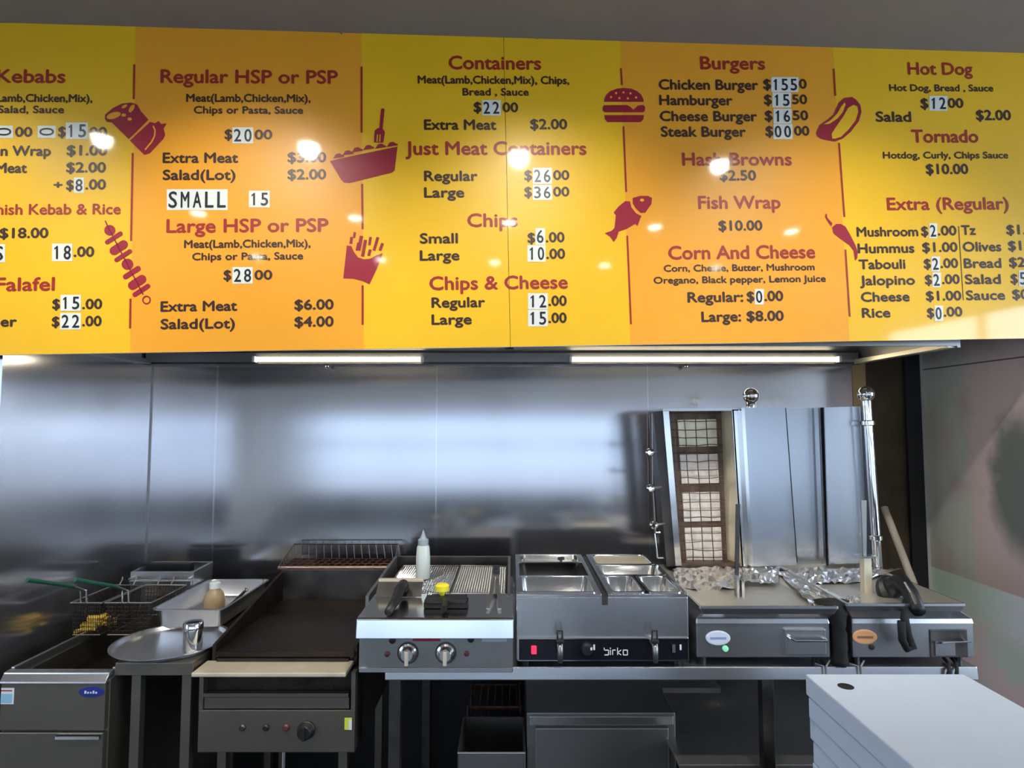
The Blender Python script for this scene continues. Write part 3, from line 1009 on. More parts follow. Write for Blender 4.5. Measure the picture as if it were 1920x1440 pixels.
MB().box(wx0 + 0.012, wx1 - 0.012, 2.33, GR, gz1, gz1 + 0.004).build('fire_pit', M['char'], grill)
ga, gb, gc = PX(737, 1090, 2.55), PX(853, 1090, 2.55), PX(948, 1090, 2.55)


def grate(x0, x1, mname):
    m = MB()
    z = DZ - 0.002
    y0, y1 = 2.35, 2.80
    m.tube([(x0, y0, z), (x1, y0, z), (x1, y1, z), (x0, y1, z), (x0, y0, z)], 0.004, 6)
    n = int((x1 - x0) / 0.0095)
    for i in range(1, n):
        x = x0 + (x1 - x0) * i / n
        m.tube([(x, y0, z), (x, y1, z)], 0.0022, 5)
    for i in range(1, 26):
        y = y0 + (y1 - y0) * i / 26
        m.tube([(x0, y, z - 0.003), (x1, y, z - 0.003)], 0.002, 5)
    return m


t = thing('grill_grate', 'pale wire grate on the chargrill, under the squeeze bottle', 'grill grate', ((ga + gb) / 2, 2.57, DZ), 'chargrill grates')
grate(ga, gb - 0.004, 0).build('wire_mesh', M['steel_bright'], t)
t = thing('grill_grate', 'darker wire grate on the right half of the chargrill', 'grill grate', ((gb + gc) / 2, 2.57, DZ), 'chargrill grates')
grate(gb + 0.004, gc, 0).build('wire_mesh', M['steel_dull'], t)
for i, px in enumerate((765, 836)):
    c = P(px, 1224, GY)
    kb = MB().lathe([(0.03, 0), (0.03, 0.006), (0.024, 0.009), (0.022, 0.024), (0.019, 0.028), (0.001, 0.028)], c, (0, -1, 0), 24).build('gas_knob', M['steel_bright'], grill, smooth=True)
    MB().box(c.x - 0.006, c.x + 0.006, c.y - 0.038, c.y - 0.028, c.z - 0.03, c.z + 0.016).build('knob_grip', M['cream_metal'], kb, bevel=0.002)
    MB().lathe([(0.036, 0), (0.036, 0.002), (0.001, 0.002)], c, (0, -1, 0), 24).build('knob_dial', M['steel_dark'], kb)
for px, py, mm, r in ((736, 1200, 'black', 0.011), (883, 1198, 'black', 0.011), (726, 1226, 'red_dim', 0.009), (875, 1225, 'red_dim', 0.009)):
    c = P(px, py, GY)
    MB().lathe([(r, 0), (r, 0.005), (r * 0.7, 0.007), (0.001, 0.007)], c, (0, -1, 0), 16).build('ignition_button', M[mm], grill, smooth=True)
a, b = P(774, 1202, GY), P(826, 1191, GY)
MB().box(a.x, b.x, GY - 0.002, GY, a.z, b.z).build('brand_label', M['red_label'], grill)
a, b = P(903, 1203, GY), P(950, 1191, GY)
MB().box(a.x, b.x, GY - 0.002, GY, a.z, b.z).build('rating_plate', M['steel'], grill)
MB().box(gx0 + 0.002, gx1 - 0.002, GY - 0.006, GY, BZ + 0.002, PZ(1251, GY)).build('lower_trim', M['steel'], grill, bevel=0.002)

# scraper with wide blade, brush, tongs on the grill
sx0, sx1 = PX(706, 1120, 2.30), PX(791, 1120, 2.30)
sc = thing('grill_scraper', 'wide steel grill scraper with black handle, lying at left of chargrill', 'scraper', ((sx0 + sx1) / 2, 2.29, DZ + 0.004))
MB().hexa([(sx0, 2.28, DZ + 0.006), (sx1, 2.28, DZ + 0.006), (sx1, 2.285, DZ + 0.006), (sx0, 2.285, DZ + 0.006),
           (sx0, 2.335, DZ + 0.050), (sx1, 2.335, DZ + 0.050), (sx1, 2.340, DZ + 0.050), (sx0, 2.340, DZ + 0.050)]).build('blade', M['steel_dark'], sc)
MB().box(sx0, sx1, 2.330, 2.352, DZ + 0.046, DZ + 0.056).build('blade_rail', M['cream_metal'], sc, bevel=0.002)
hx = PX(746, 1130, 2.2)
MB().tube([(hx + 0.005, 2.30, DZ + 0.030), (hx + 0.006, 2.27, DZ + 0.050), (hx, 2.22, DZ + 0.045), (hx - 0.004, 2.16, DZ + 0.022), (hx - 0.008, 2.07, DZ + 0.015)], [0.015, 0.021, 0.020, 0.016, 0.013], 12).build('handle', M['black'], sc, smooth='all')
bx0, bx1 = PX(796, 1140, 2.17), PX(877, 1140, 2.17)
br = thing('grill_brush', 'black grill brush with a yellow hand knob, middle of the chargrill front', 'brush', ((bx0 + bx1) / 2, 2.2, DZ + 0.003))
MB().box(bx0, bx1, 2.15, 2.21, DZ + 0.004, DZ + 0.022).build('bristle_pad', M['black_matt'], br)
MB().box(bx0 + 0.002, bx1 - 0.004, 2.145, 2.215, DZ + 0.022, DZ + 0.034).build('brush_block', M['black'], br, bevel=0.004)
MB().tube([((bx0 + bx1) / 2, 2.16, DZ + 0.028), ((bx0 + bx1) / 2 + 0.002, 2.08, DZ + 0.022)], 0.011, 10).build('handle', M['black'], br)
c = Vector((PX(829, 1118, 2.2), 2.2, DZ + 0.034))
MB().lathe([(0.008, 0), (0.010, 0.012), (0.024, 0.016), (0.025, 0.034), (0.018, 0.040), (0.001, 0.041)], c, n=18).build('hand_knob', M['yellow_plastic'], br, smooth=True)
c = P(805, 1116, 2.25)
MB().sphere((bx0 + 0.016, 2.185, DZ + 0.042), 0.010, 12).build('hanging_stud', M['chrome'], br, smooth=True)
tg = thing('tongs', 'silver tongs with black hinge lying at the right end of chargrill', 'tongs', (PX(928, 1130, 2.3), 2.3, DZ))
tx = PX(929, 1115, 2.35)
for s_ in (-1, 1):
    MB().hexa([(tx + s_ * 0.020 - 0.006, 2.13, DZ + 0.006), (tx + s_ * 0.020 + 0.006, 2.13, DZ + 0.006), (tx + s_ * 0.020 + 0.006, 2.13, DZ + 0.010), (tx + s_ * 0.020 - 0.006, 2.13, DZ + 0.010),
               (tx + s_ * 0.005 - 0.005, 2.42, DZ + 0.050), (tx + s_ * 0.005 + 0.005, 2.42, DZ + 0.050), (tx + s_ * 0.005 + 0.005, 2.42, DZ + 0.056), (tx + s_ * 0.005 - 0.005, 2.42, DZ + 0.056)]).build('arm', M['foil'], tg)
MB().box(tx - 0.013, tx + 0.013, 2.41, 2.50, DZ + 0.046, DZ + 0.072).build('hinge_grip', M['black'], tg, bevel=0.005)

# squeeze bottle
c = Vector((PX(793, 1085, 2.56), 2.56, DZ + 0.003))
bt = thing('squeeze_bottle', 'milky white squeeze bottle standing on the chargrill grate', 'bottle', c)
h = PZ(1022, 2.56) - c.z
MB().lathe([(0.001, 0), (0.026, 0), (0.029, 0.006), (0.029, h * 0.6), (0.026, h * 0.93), (0.022, h), (0.001, h)], c, n=28).build('bottle_body', M['bottle'], bt, smooth=True)
MB().lathe([(0.022, h), (0.022, h + 0.022), (0.012, h + 0.03), (0.007, h + 0.045), (0.002, h + 0.062), (0.0005, h + 0.062)], c, n=24).build('nozzle_cap', M['bottle_cap'], bt, smooth=True)

# ------------------------------------------------------------------ bain marie
NY = 2.13
nx0, nx1 = PX(968, 1180, NY), PX(1291, 1180, NY)
nz1 = PZ(1117, NY)
nzb = PZ(1238, NY)
NR = 2.76
bm_ = thing('bain_marie', 'steel double bain marie with black control strip, two taps and sunken pans', 'bain marie', ((nx0 + nx1) / 2, 2.45, BZ))
TH = 0.16
m = MB()   # open-topped body
t_ = 0.01
m.rings([[Vector(p) for p in r] for r in (
    [(nx0, NY, nzb), (nx1, NY, nzb), (nx1, NR, nzb), (nx0, NR, nzb)],
    [(nx0, NY, nz1 - 0.004), (nx1, NY, nz1 - 0.004), (nx1, NR, nz1 - 0.004), (nx0, NR, nz1 - 0.004)],
    [(nx0 + t_, NY + t_, nz1 - 0.004), (nx1 - t_, NY + t_, nz1 - 0.004), (nx1 - t_, NR - t_, nz1 - 0.004), (nx0 + t_, NR - t_, nz1 - 0.004)],
    [(nx0 + t_, NY + t_, nz1 - TH), (nx1 - t_, NY + t_, nz1 - TH), (nx1 - t_, NR - t_, nz1 - TH), (nx0 + t_, NR - t_, nz1 - TH)])])
m.build('body', M['steel'], bm_, bevel=0.003)
gapL, gapR = PX(1128, 1122, NY), PX(1140, 1122, NY)
for nm, a, b in (('left', nx0, gapL), ('right', gapR, nx1)):
    m = MB()
    w = 0.014
    m.rings([[Vector((x, y, z)) for x, y in ((a + e, NY + e), (b - e, NY + e), (b - e, NR - e), (a + e, NR - e))] for e, z in ((0, nz1 - 0.004), (0, nz1 + 0.006), (w, nz1 + 0.006), (w, nz1 - 0.02))], cap0=False, cap1=False)
    m.build('well_rim', M['steel_bright'], bm_, bevel=0.002)
MB().box(gapL + 0.001, gapR - 0.001, NY - 0.004, NR, nz1 - 0.03, nz1 - 0.002).build('centre_channel', M['steel_dark'], bm_)
pa, pb = P(973, 1236, NY), P(1288, 1197, NY)
cp = MB().box(pa.x, pb.x, NY - 0.006, NY, pa.z, pb.z).build('control_panel', M['black_panel'], bm_)
m = MB()
for x0_, x1_, z0_, z1_ in ((pa.x - 0.004, pb.x + 0.004, pb.z, pb.z + 0.003), (pa.x - 0.004, pb.x + 0.004, pa.z - 0.003, pa.z), (pa.x - 0.004, pa.x, pa.z, pb.z), (pb.x, pb.x + 0.004, pa.z, pb.z)):
    m.box(x0_, x1_, NY - 0.008, NY, z0_, z1_)
m.build('panel_frame', M['steel_bright'], cp)
c = P(1001, 1218, NY - 0.006)
MB().box(c.x - 0.009, c.x + 0.009, NY - 0.013, NY - 0.006, c.z - 0.014, c.z + 0.014).build('power_switch', M['red_lamp'], cp, bevel=0.003)
c = P(1100, 1216, NY - 0.006)
kb = MB().lathe([(0.022, 0), (0.021, 0.012), (0.016, 0.02), (0.001, 0.021)], c, (0, -1, 0), 20).build('thermostat_knob', M['black'], cp, smooth=True)
MB().box(c.x + 0.010, c.x + 0.016, c.y - 0.024, c.y - 0.018, c.z + 0.003, c.z + 0.010).build('knob_pointer', M['white_print'], kb)
for px in (1114, 1276):
    c = P(px, 1213, NY - 0.006)
    MB().box(c.x - 0.003, c.x + 0.003, c.y - 0.001, c.y, c.z - 0.010, c.z + 0.008).build('printed_mark', M['white_print'], cp)
c = P(1263, 1215, NY - 0.006)
MB().box(c.x - 0.005, c.x + 0.005, c.y - 0.004, c.y, c.z - 0.014, c.z + 0.012).build('rocker_switch', M['steel_dull'], cp)
# the word on the panel, in wide squared lettering
a, b = P(1133, 1228, NY - 0.007), P(1181, 1217, NY - 0.007)
lw, lh = (b.x - a.x) / 5.2, (b.z - a.z) * 0.82
m = MB()
sw = 0.0028


def seg(x, z, x2, z2):
    m.box(min(x, x2) - (sw / 2 if x == x2 else 0), max(x, x2) + (sw / 2 if x == x2 else 0), NY - 0.0075, NY - 0.006,
          min(z, z2) - (sw / 2 if z == z2 else 0), max(z, z2) + (sw / 2 if z == z2 else 0))


def sq(x, w):
    seg(x, a.z, x + w, a.z); seg(x, a.z + lh, x + w, a.z + lh); seg(x, a.z, x, a.z + lh); seg(x + w, a.z, x + w, a.z + lh)


cw = lw * 0.86
sq(a.x, cw); seg(a.x, a.z, a.x, a.z + lh * 1.5)                       # b
x = a.x + lw * 1.25
seg(x, a.z, x, a.z + lh); m.box(x - sw / 2, x + sw / 2, NY - 0.0075, NY - 0.006, a.z + lh * 1.25, a.z + lh * 1.5)   # i
x = a.x + lw * 1.7
seg(x, a.z, x, a.z + lh); seg(x, a.z + lh, x + cw * 0.7, a.z + lh)    # r
x = a.x + lw * 2.7
seg(x, a.z, x, a.z + lh * 1.5)                                        # k
for zz in (a.z, a.z + lh):
    p0, p1 = Vector((x, 0, a.z + lh / 2)), Vector((x + cw * 0.85, 0, zz))
    m.hexa([(p0.x, NY - 0.006, p0.z - sw / 2), (p1.x, NY - 0.006, p1.z - sw / 2), (p1.x, NY - 0.0075, p1.z - sw / 2), (p0.x, NY - 0.0075, p0.z - sw / 2),
            (p0.x, NY - 0.006, p0.z + sw / 2), (p1.x, NY - 0.006, p1.z + sw / 2), (p1.x, NY - 0.0075, p1.z + sw / 2), (p0.x, NY - 0.0075, p0.z + sw / 2)])
sq(a.x + lw * 3.85, cw)                                               # o
m.build('maker_lettering', M['white_print'], cp)
for px in (1048, 1222):
    c = P(px, 1200, NY)
    tp = MB().tube([(c.x, NY, c.z), (c.x, NY - 0.045, c.z), (c.x, NY - 0.052, c.z - 0.012), (c.x, NY - 0.052, c.z - 0.055)], [0.010, 0.010, 0.010, 0.008], 12).build('drain_tap', M['steel_dull'], bm_, smooth='all')
    MB().box(c.x - 0.012, c.x + 0.012, NY - 0.058, NY - 0.032, c.z + 0.006, c.z + 0.018).build('tap_collar', M['black'], tp, bevel=0.003)
    m = MB()
    m.tube([(c.x - 0.008, NY - 0.045, c.z + 0.015), (c.x - 0.008, NY - 0.045, c.z + 0.046), (c.x + 0.008, NY - 0.045, c.z + 0.046), (c.x + 0.008, NY - 0.045, c.z + 0.015)], 0.0035, 8)
    m.build('tap_lever', M['black'], tp)
for x in (nx0 + 0.03, nx1 - 0.03):
    for y in (NY + 0.04, NR - 0.04):
        MB().tube([(x, y, BZ), (x, y, nzb + 0.001)], 0.014, 12).build('foot', M['black'], bm_)
zt = nz1 + 0.009
w = 0.012
a0, a1, b0, b1 = nx0 + w, gapL - w, gapR + w, nx1 - w


def pan(name, label, x0, x1, y0, y1, z, d, mname='steel_bright', group='bain marie pans', cat='food pan', **kw):
    t = thing(name, label, cat, ((x0 + x1) / 2, (y0 + y1) / 2, z - d), group)
    pan_bm(x0, x1, y0, y1, z, d, **kw).build('pan_shell', M[mname], t, smooth=True)
    return t


def lid_knob(t, x, y, z):
    MB().lathe([(0.006, 0), (0.005, 0.008), (0.016, 0.014), (0.014, 0.022), (0.001, 0.024)], (x, y, z), n=14).build('lid_knob', M['black'], t, smooth=True)


pan('food_pan', 'long empty steel pan at the front of the left bain marie well', a0, a1, 2.142, 2.372, zt, 0.10)
t = pan('food_pan', 'covered steel pan with a black knob at the back left of bain marie', a0, a1, 2.592, 2.748, zt, 0.06)
MB().rrect([(a0 + 0.016, a1 - 0.016, 2.606, 2.735, zt - 0.022, 0.012), (a0 + 0.016, a1 - 0.016, 2.606, 2.735, zt - 0.018, 0.012)]).build('pan_lid', M['steel'], t)
lid_knob(t, PX(1052, 1056, 2.66), 2.665, zt - 0.018)
bh = (b0 + b1) / 2
pan('food_pan', 'small square steel pan at front of right bain marie well, nearer the centre channel', b0, bh - 0.002, 2.142, 2.372, zt, 0.10)
pan('food_pan', 'small square steel pan at the front right corner of the bain marie', bh + 0.002, b1, 2.142, 2.372, zt, 0.10)
pan('food_pan', 'long steel pan across the middle of the right bain marie well', b0, b1, 2.376, 2.55, zt, 0.06)
t = pan('food_pan', 'shallow pan with bright flat lid at the back right of bain marie', b0, b1, 2.554, 2.748, zt, 0.05)
MB().rrect([(b0 + 0.014, b1 - 0.014, 2.568, 2.735, zt - 0.012, 0.012), (b0 + 0.014, b1 - 0.014, 2.568, 2.735, zt - 0.006, 0.012)]).build('pan_lid', M['cream_metal'], t)


# ------------------------------------------------------------------ kebab machines
def quadbox(m, tl, tr, br_, bl, Y, th, Yt=None):
    """sheet of metal whose face corners are seen at four places, at depth Y"""
    Yt = Yt or Y
    a, b, c, d = P(bl[0], bl[1], Y), P(br_[0], br_[1], Y), P(tr[0], tr[1], Yt), P(tl[0], tl[1], Yt)
    k = Vector((0, th, 0))
    return m.hexa([a, b, b + k, a + k, d, c, c + k, d + k])


def on_quad(tl, tr, br_, bl, u, v, Y):
    x0 = tl[0] + (bl[0] - tl[0]) * v
    x1 = tr[0] + (br_[0] - tr[0]) * v
    y0 = tl[1] + (bl[1] - tl[1]) * v
    y1 = tr[1] + (br_[1] - tr[1]) * v
    return P(x0 + (x1 - x0) * u, y0 + (y1 - y0) * u, Y)


KY = 2.15
KR = 2.72


def kebab_base(t, px0, px1, tpx0, tpx1, rear0, rear1, ytop):
    x0, x1 = PX(px0, 1200, KY), PX(px1, 1200, KY)
    zt_, zb = PZ(1166, KY), PZ(1233, KY)
    base = MB().box(x0, x1, KY, KR, zb, zt_).build('base_box', M['steel'], t, bevel=0.003)
    for x in (x0 + 0.03, x1 - 0.03):
        for y in (KY + 0.04, KR - 0.05):
            MB().tube([(x, y, BZ), (x, y, zb + 0.002)], 0.014, 10).build('foot', M['black'], t)
    tx0, tx1 = PX(tpx0, ytop, 2.12), PX(tpx1, ytop, 2.12)
    zr = PZ(ytop, 2.12)
    m = MB()
    m.rrect([(x0 - 0.002, x1 + 0.002, KY - 0.004, KR, zt_ - 0.004, 0.006), (x0, x1, KY + 0.0, KR - 0.002, zt_ + 0.010, 0.006),
             (tx0 + 0.01, tx1 - 0.01, 2.128, KR + 0.012, zr - 0.028, 0.008), (tx0, tx1, 2.12, KR + 0.02, zr - 0.008, 0.008), (tx0, tx1, 2.12, KR + 0.02, zr, 0.008),
             (tx0 + 0.006, tx1 - 0.006, 2.126, KR + 0.014, zr, 0.006), (tx0 + 0.012, tx1 - 0.012, 2.134, KR + 0.008, zr - 0.024, 0.006)])
    tr = m.build('drip_tray', M['steel'], t)
    m = MB()
    m.rrect([(tx0 + 0.0065, tx1 - 0.0065, 2.1265, KR + 0.0135, zr + 0.0004, 0.006), (tx0 + 0.05, tx1 - 0.05, 2.17, KR - 0.03, zr - 0.012, 0.01)], cap0=False)
    m.build('tray_well', M['tray_steel'], tr)
    return x0, x1, zb, zt_, tx0, tx1, zr


def badge(t, px, py, mm, line):
    c = P(px, py, KY)
    b = MB().lathe([(0.001, 0), (0.024, 0), (0.024, 0.003), (0.021, 0.004), (0.001, 0.004)], (0, 0, 0), (0, -1, 0), 28)
    b.v = [Vector((v.x * 1.75 + c.x, v.y + c.y, v.z + c.z)) for v in b.v]
    o = b.build('maker_badge', M[mm], t)
    m = MB()
    m.box(c.x - 0.027, c.x + 0.027, c.y - 0.0050, c.y - 0.004, c.z - 0.003, c.z + 0.004)
    m.build('badge_lettering', M[line], o)


# left machine
kx = PX(1430, 1200, KY)
kl = thing('kebab_machine', 'kebab machine with pale burner plates behind a wire guard, next to the bain marie', 'kebab machine', (kx, 2.45, BZ), 'upright kebab machines')
x0, x1, zb, zt_, tx0, tx1, TZ = kebab_base(kl, 1306, 1556, 1311, 1574, 1258, 1480, 1137)
badge(kl, 1346, 1196, 'pale_badge', 'badge_blue')
c = P(1360, 1216, KY)
MB().lathe([(0.010, 0), (0.010, 0.004), (0.006, 0.007), (0.001, 0.007)], c, (0, -1, 0), 16).build('pilot_light', M['green_lamp'], kl, smooth=True)
a, b = P(1471, 1226, KY), P(1545, 1178, KY)
dr = MB().box(a.x, b.x, KY - 0.012, KY, a.z, b.z).build('grease_drawer', M['steel'], kl, bevel=0.002)
ha, hb = P(1474, 1193, KY), P(1544, 1196, KY)
MB().tube([(ha.x, KY - 0.012, ha.z + 0.004), (ha.x + 0.004, KY - 0.03, ha.z + 0.002), (ha.x + 0.016, KY - 0.036, ha.z - 0.004), (hb.x - 0.006, KY - 0.036, ha.z - 0.004), (hb.x, KY - 0.012, ha.z - 0.004)], 0.0035, 8).build('wire_handle', M['chrome'], dr)
# burner: a recessed box with two bright flanges, four plates and a wire guard
BYf, BYr = 2.62, 2.70
TL, TR, BRc, BLc = (1256, 770), (1352, 768), (1364, 1058), (1276, 1060)
m = MB()
quadbox(m, TL, TR, BRc, BLc, BYr, 0.06)
bh_ = m.build('burner_housing', M['burner_frame'], kl)
m = MB(); quadbox(m, (1243, 770), (1254, 770), (1278, 1062), (1267, 1062), BYf, 0.14); m.build('left_flange', M['steel_bright'], kl)
m = MB(); quadbox(m, (1372, 768), (1387, 768), (1402, 1062), (1391, 1062), BYf, 0.008); m.build('right_flange', M['steel_bright'], kl)
m = MB()
for (f0, r0) in (((1373, 768), (1352, 768)),):
    a, b = P(1391, 1062, BYf), P(1364, 1058, BYr)
    c, d = P(1352, 768, BYr), P(1373, 768, BYf)
    k = Vector((0.006, 0, 0))
    m.hexa([a, a + k, b + k, b, d, d + k, c + k, c])
m.build('right_cheek', M['cream_metal'], kl)
m = MB(); quadbox(m, (1225, 772), (1243, 770), (1267, 1062), (1250, 1062), BYf + 0.03, 0.10); m.build('side_body', M['steel_dark'], kl)
m = MB(); quadbox(m, (1243, 766), (1385, 765), (1385, 770), (1243, 771), BYf, 0.14); m.build('top_cap', M['steel'], kl)
m = MB(); quadbox(m, (1270, 1056), (1395, 1056), (1396, 1064), (1270, 1064), BYf + 0.01, 0.14); m.build('bottom_rail', M['burner_frame'], kl)
for v0, v1, mm in ((0.06, 0.235, 'ceramic_lit'), (0.285, 0.475, 'ceramic'), (0.53, 0.72, 'ceramic'), (0.76, 0.975, 'ceramic')):
    m = MB()
    q = [on_quad(TL, TR, BRc, BLc, u, v, BYr - 0.006) for u, v in ((0.14, v1), (0.90, v1), (0.90, v0), (0.14, v0))]
    k = Vector((0, 0.012, 0))
    m.hexa([q[0], q[1], q[1] + k, q[0] + k, q[3], q[2], q[2] + k, q[3] + k])
    m.build('burner_plate', M[mm], kl, bevel=0.003)
m = MB()
for i in range(5):
    u = 0.06 + 0.215 * i
    m.tube([on_quad(TL, TR, BRc, BLc, u, v / 10, BYr - 0.03) + Vector((random.uniform(-0.002, 0.002), 0, 0)) for v in range(11)], 0.0022, 5)
for i in range(19):
    v = 0.02 + 0.052 * i
    m.tube([on_quad(TL, TR, BRc, BLc, u / 4, v + random.uniform(-0.006, 0.006), BYr - 0.032) for u in range(5)], 0.0018, 5)
m.build('wire_guard', M['brownwire'], kl)
# gas pipe with taps on the burner's left
pp = [P(1221, 775, BYf), P(1222, 900, BYf), P(1228, 1000, BYf)]
gp = MB().tube(pp, 0.006, 8).build('gas_pipe', M['steel_dark'], kl)
for px, py in ((1219, 848), (1221, 915), (1227, 984)):
    c = P(px, py, BYf)
    tp = MB().lathe([(0.015, 0), (0.019, 0.009), (0.016, 0.021), (0.008, 0.028), (0.001, 0.028)], c, (-0.35, -1, 0), 14).build('gas_tap', M['chrome'], kl, smooth=True)
    MB().tube([c, c + Vector((0.05, 0.03, 0))], 0.005, 8).build('tap_stem', M['steel_dull'], tp)
ha, hb = P(1227, 998, BYf), P(1233, 1046, BYf)
MB().tube([ha + Vector((0.025, 0, 0)), ha, hb, hb + Vector((0.025, 0, 0))], 0.004, 8).build('carry_handle', M['steel_bright'], kl)
# wing shield and rear post with ball
m = MB(); quadbox(m, (1396, 764), (1472, 764), (1494, 1060), (1413, 1062), 2.60, 0.012)
sh = m.build('side_shield', M['shield'], kl)
m = MB(); quadbox(m, (1390, 764), (1396, 764), (1413, 1062), (1407, 1062), 2.592, 0.03); m.build('shield_strip', M['steel_bright'], sh)
po = MB().tube([P(1408, 1075, 2.68), P(1408, 748, 2.68)], 0.013, 14).build('rear_post', M['chrome'], kl, smooth=True)
c = P(1408, 742, 2.68)
MB().sphere(c, 0.034, 20).build('ball_finial', M['chrome'], po, smooth='all')
MB().lathe([(0.02, 0), (0.02, 0.02), (0.014, 0.03)], P(1408, 764, 2.68), n=16).build('post_collar', M['chrome'], po, smooth=True)
# spit stand in the left tray
s0 = P(1388, 1133, 2.28)
st = MB().box(s0.x - 0.014, s0.x - 0.006, 2.27, 2.30, TZ - 0.02, PZ(1078, 2.28)).build('spit_holder', M['steel'], kl)
MB().box(s0.x + 0.004, s0.x + 0.014, 2.272, 2.298, TZ - 0.02, PZ(1088, 2.28)).build('holder_cheek', M['steel_bright'], st)
MB().hexa([(s0.x - 0.014, 2.29, TZ - 0.02), (s0.x - 0.002, 2.29, TZ - 0.02), (s0.x - 0.002, 2.30, TZ - 0.02), (s0.x - 0.014, 2.30, TZ - 0.02),
           P(1379, 945, 2.29), P(1388, 945, 2.29), P(1388, 945, 2.30), P(1379, 945, 2.30)]).build('skewer_blade', M['steel_dark'], st)

# right machine
kx = PX(1711, 1200, KY)
kr = thing('kebab_machine', "kebab machine with blank steel shields and tall ball post at the bench's right end", 'kebab machine', (kx, 2.45, BZ), 'upright kebab machines')
x0, x1, zb, zt_, tx0, tx1, TZ2 = kebab_base(kr, 1598, 1826, 1586, 1812, 1500, 1720, 1132)
badge(kr, 1621, 1194, 'orange_badge', 'badge_line')
c = P(1634, 1213, KY)
MB().lathe([(0.009, 0), (0.009, 0.004), (0.001, 0.005)], c, (0, -1, 0), 16).build('pilot_light', M['black'], kr)
a, b = P(1744, 1232, KY), P(1812, 1180, KY)
dr = MB().box(a.x, b.x, KY - 0.004, KY, a.z, b.z).build('grease_drawer', M['steel_dark'], kr, bevel=0.002)
a2, b2 = P(1752, 1228, KY), P(1788, 1202, KY)
MB().box(a2.x, b2.x, KY - 0.007, KY - 0.003, a2.z, b2.z).build('drawer_plate', M['steel'], dr)
ha, hb = P(1756, 1199, KY), P(1808, 1197, KY)
MB().tube([(ha.x, KY - 0.004, ha.z - 0.01), (ha.x, KY - 0.03, ha.z), (hb.x, KY - 0.03, hb.z), (hb.x, KY - 0.004, hb.z - 0.01)], 0.0035, 8).build('wire_handle', M['chrome'], dr)
m = MB(); quadbox(m, (1474, 765), (1538, 764), (1549, 1060), (1496, 1060), 2.72, 0.012); m.build('side_shield', M['shield'], kr)
m = MB(); quadbox(m, (1538, 764), (1545, 764), (1554, 1060), (1549, 1060), 2.70, 0.06); m.build('shield_strip', M['black'], kr)  # black strip painted in for the dark gap between the shields
m = MB(); quadbox(m, (1534, 764), (1538, 764), (1549, 1060), (1545, 1060), 2.70, 0.02); m.build('shield_edge', M['steel_bright'], kr)
m = MB(); quadbox(m, (1546, 764), (1613, 762), (1628, 1056), (1555, 1058), 2.66, 0.008); m.build('burner_back', M['shield'], kr)
m = MB(); quadbox(m, (1613, 770), (1622, 772), (1640, 1050), (1628, 1054), 2.70, 0.05); m.build('burner_side', M['black'], kr)
p0, p1 = P(1647, 1078, 2.62), P(1625, 748, 2.62)
po = MB().tube([p0, p1], 0.018, 16).build('front_post', M['chrome'], kr, smooth=True)
MB().sphere(P(1624, 739, 2.62), 0.034, 20).build('ball_finial', M['chrome'], po, smooth='all')
for py in (793, 1008):
    q = P(1625 + (py - 748) * 0.0667, py, 2.62)
    MB().lathe([(0.019, -0.012), (0.025, -0.008), (0.025, 0.008), (0.019, 0.012)], q, (p1 - p0), 16).build('post_collar', M['chrome'], po, smooth=True)
s1 = P(1628, 1128, 2.30)
st = MB().box(s1.x - 0.016, s1.x + 0.012, 2.29, 2.32, TZ2 - 0.02, PZ(1045, 2.30)).build('spit_holder', M['cream_metal'], kr, bevel=0.002)
MB().box(s1.x - 0.032, s1.x + 0.024, 2.28, 2.33, PZ(1045, 2.30), PZ(1041, 2.30)).build('holder_flange', M['steel_bright'], st)
MB().hexa([(s1.x - 0.012, 2.30, PZ(1041, 2.3)), (s1.x + 0.000, 2.30, PZ(1041, 2.3)), (s1.x, 2.31, PZ(1041, 2.3)), (s1.x - 0.012, 2.31, PZ(1041, 2.3)),
           P(1615, 938, 2.30), P(1625, 938, 2.30), P(1625, 938, 2.31), P(1615, 938, 2.31)]).build('skewer_blade', M['steel_dull'], st)


# crumpled foil
def foil(name, label, corners, nx, ny, amp, seed):
    rnd = random.Random(seed)
    A, B, C, D = [Vector(c) for c in corners]
    vs, fs = [], []
    for j in range(ny + 1):
        for i in range(nx + 1):
            u, v = i / nx, j / ny
            p = (A * (1 - u) + B * u) * (1 - v) + (D * (1 - u) + C * u) * v
            n1 = noise.noise(p * 28 + Vector((seed, 0, 0)))
            p = p + Vector((rnd.uniform(-1, 1) * 0.3, rnd.uniform(-1, 1) * 0.3, n1 * 1.0 + rnd.uniform(0, 0.9))) * amp
            vs.append(p)
    for j in range(ny):
        for i in range(nx):
            a = j * (nx + 1) + i
            if (i + j) % 2:
                fs += [(a, a + 1, a + nx + 2), (a, a + nx + 2, a + nx + 1)]
            else:
                fs += [(a, a + 1, a + nx + 1), (a + 1, a + nx + 2, a + nx + 1)]
    m = MB().add(vs, fs)
    o = m.build(name, M['foil'], None, fixn=False)
    so = o.modifiers.new('thickness', 'SOLIDIFY')
    so.thickness = 0.0006
    c = (A + B + C + D) / 4
    for v in o.data.vertices:
        v.co -= c
    o.location = c
    return tag(o, label, 'foil', 'crumpled foil liners')


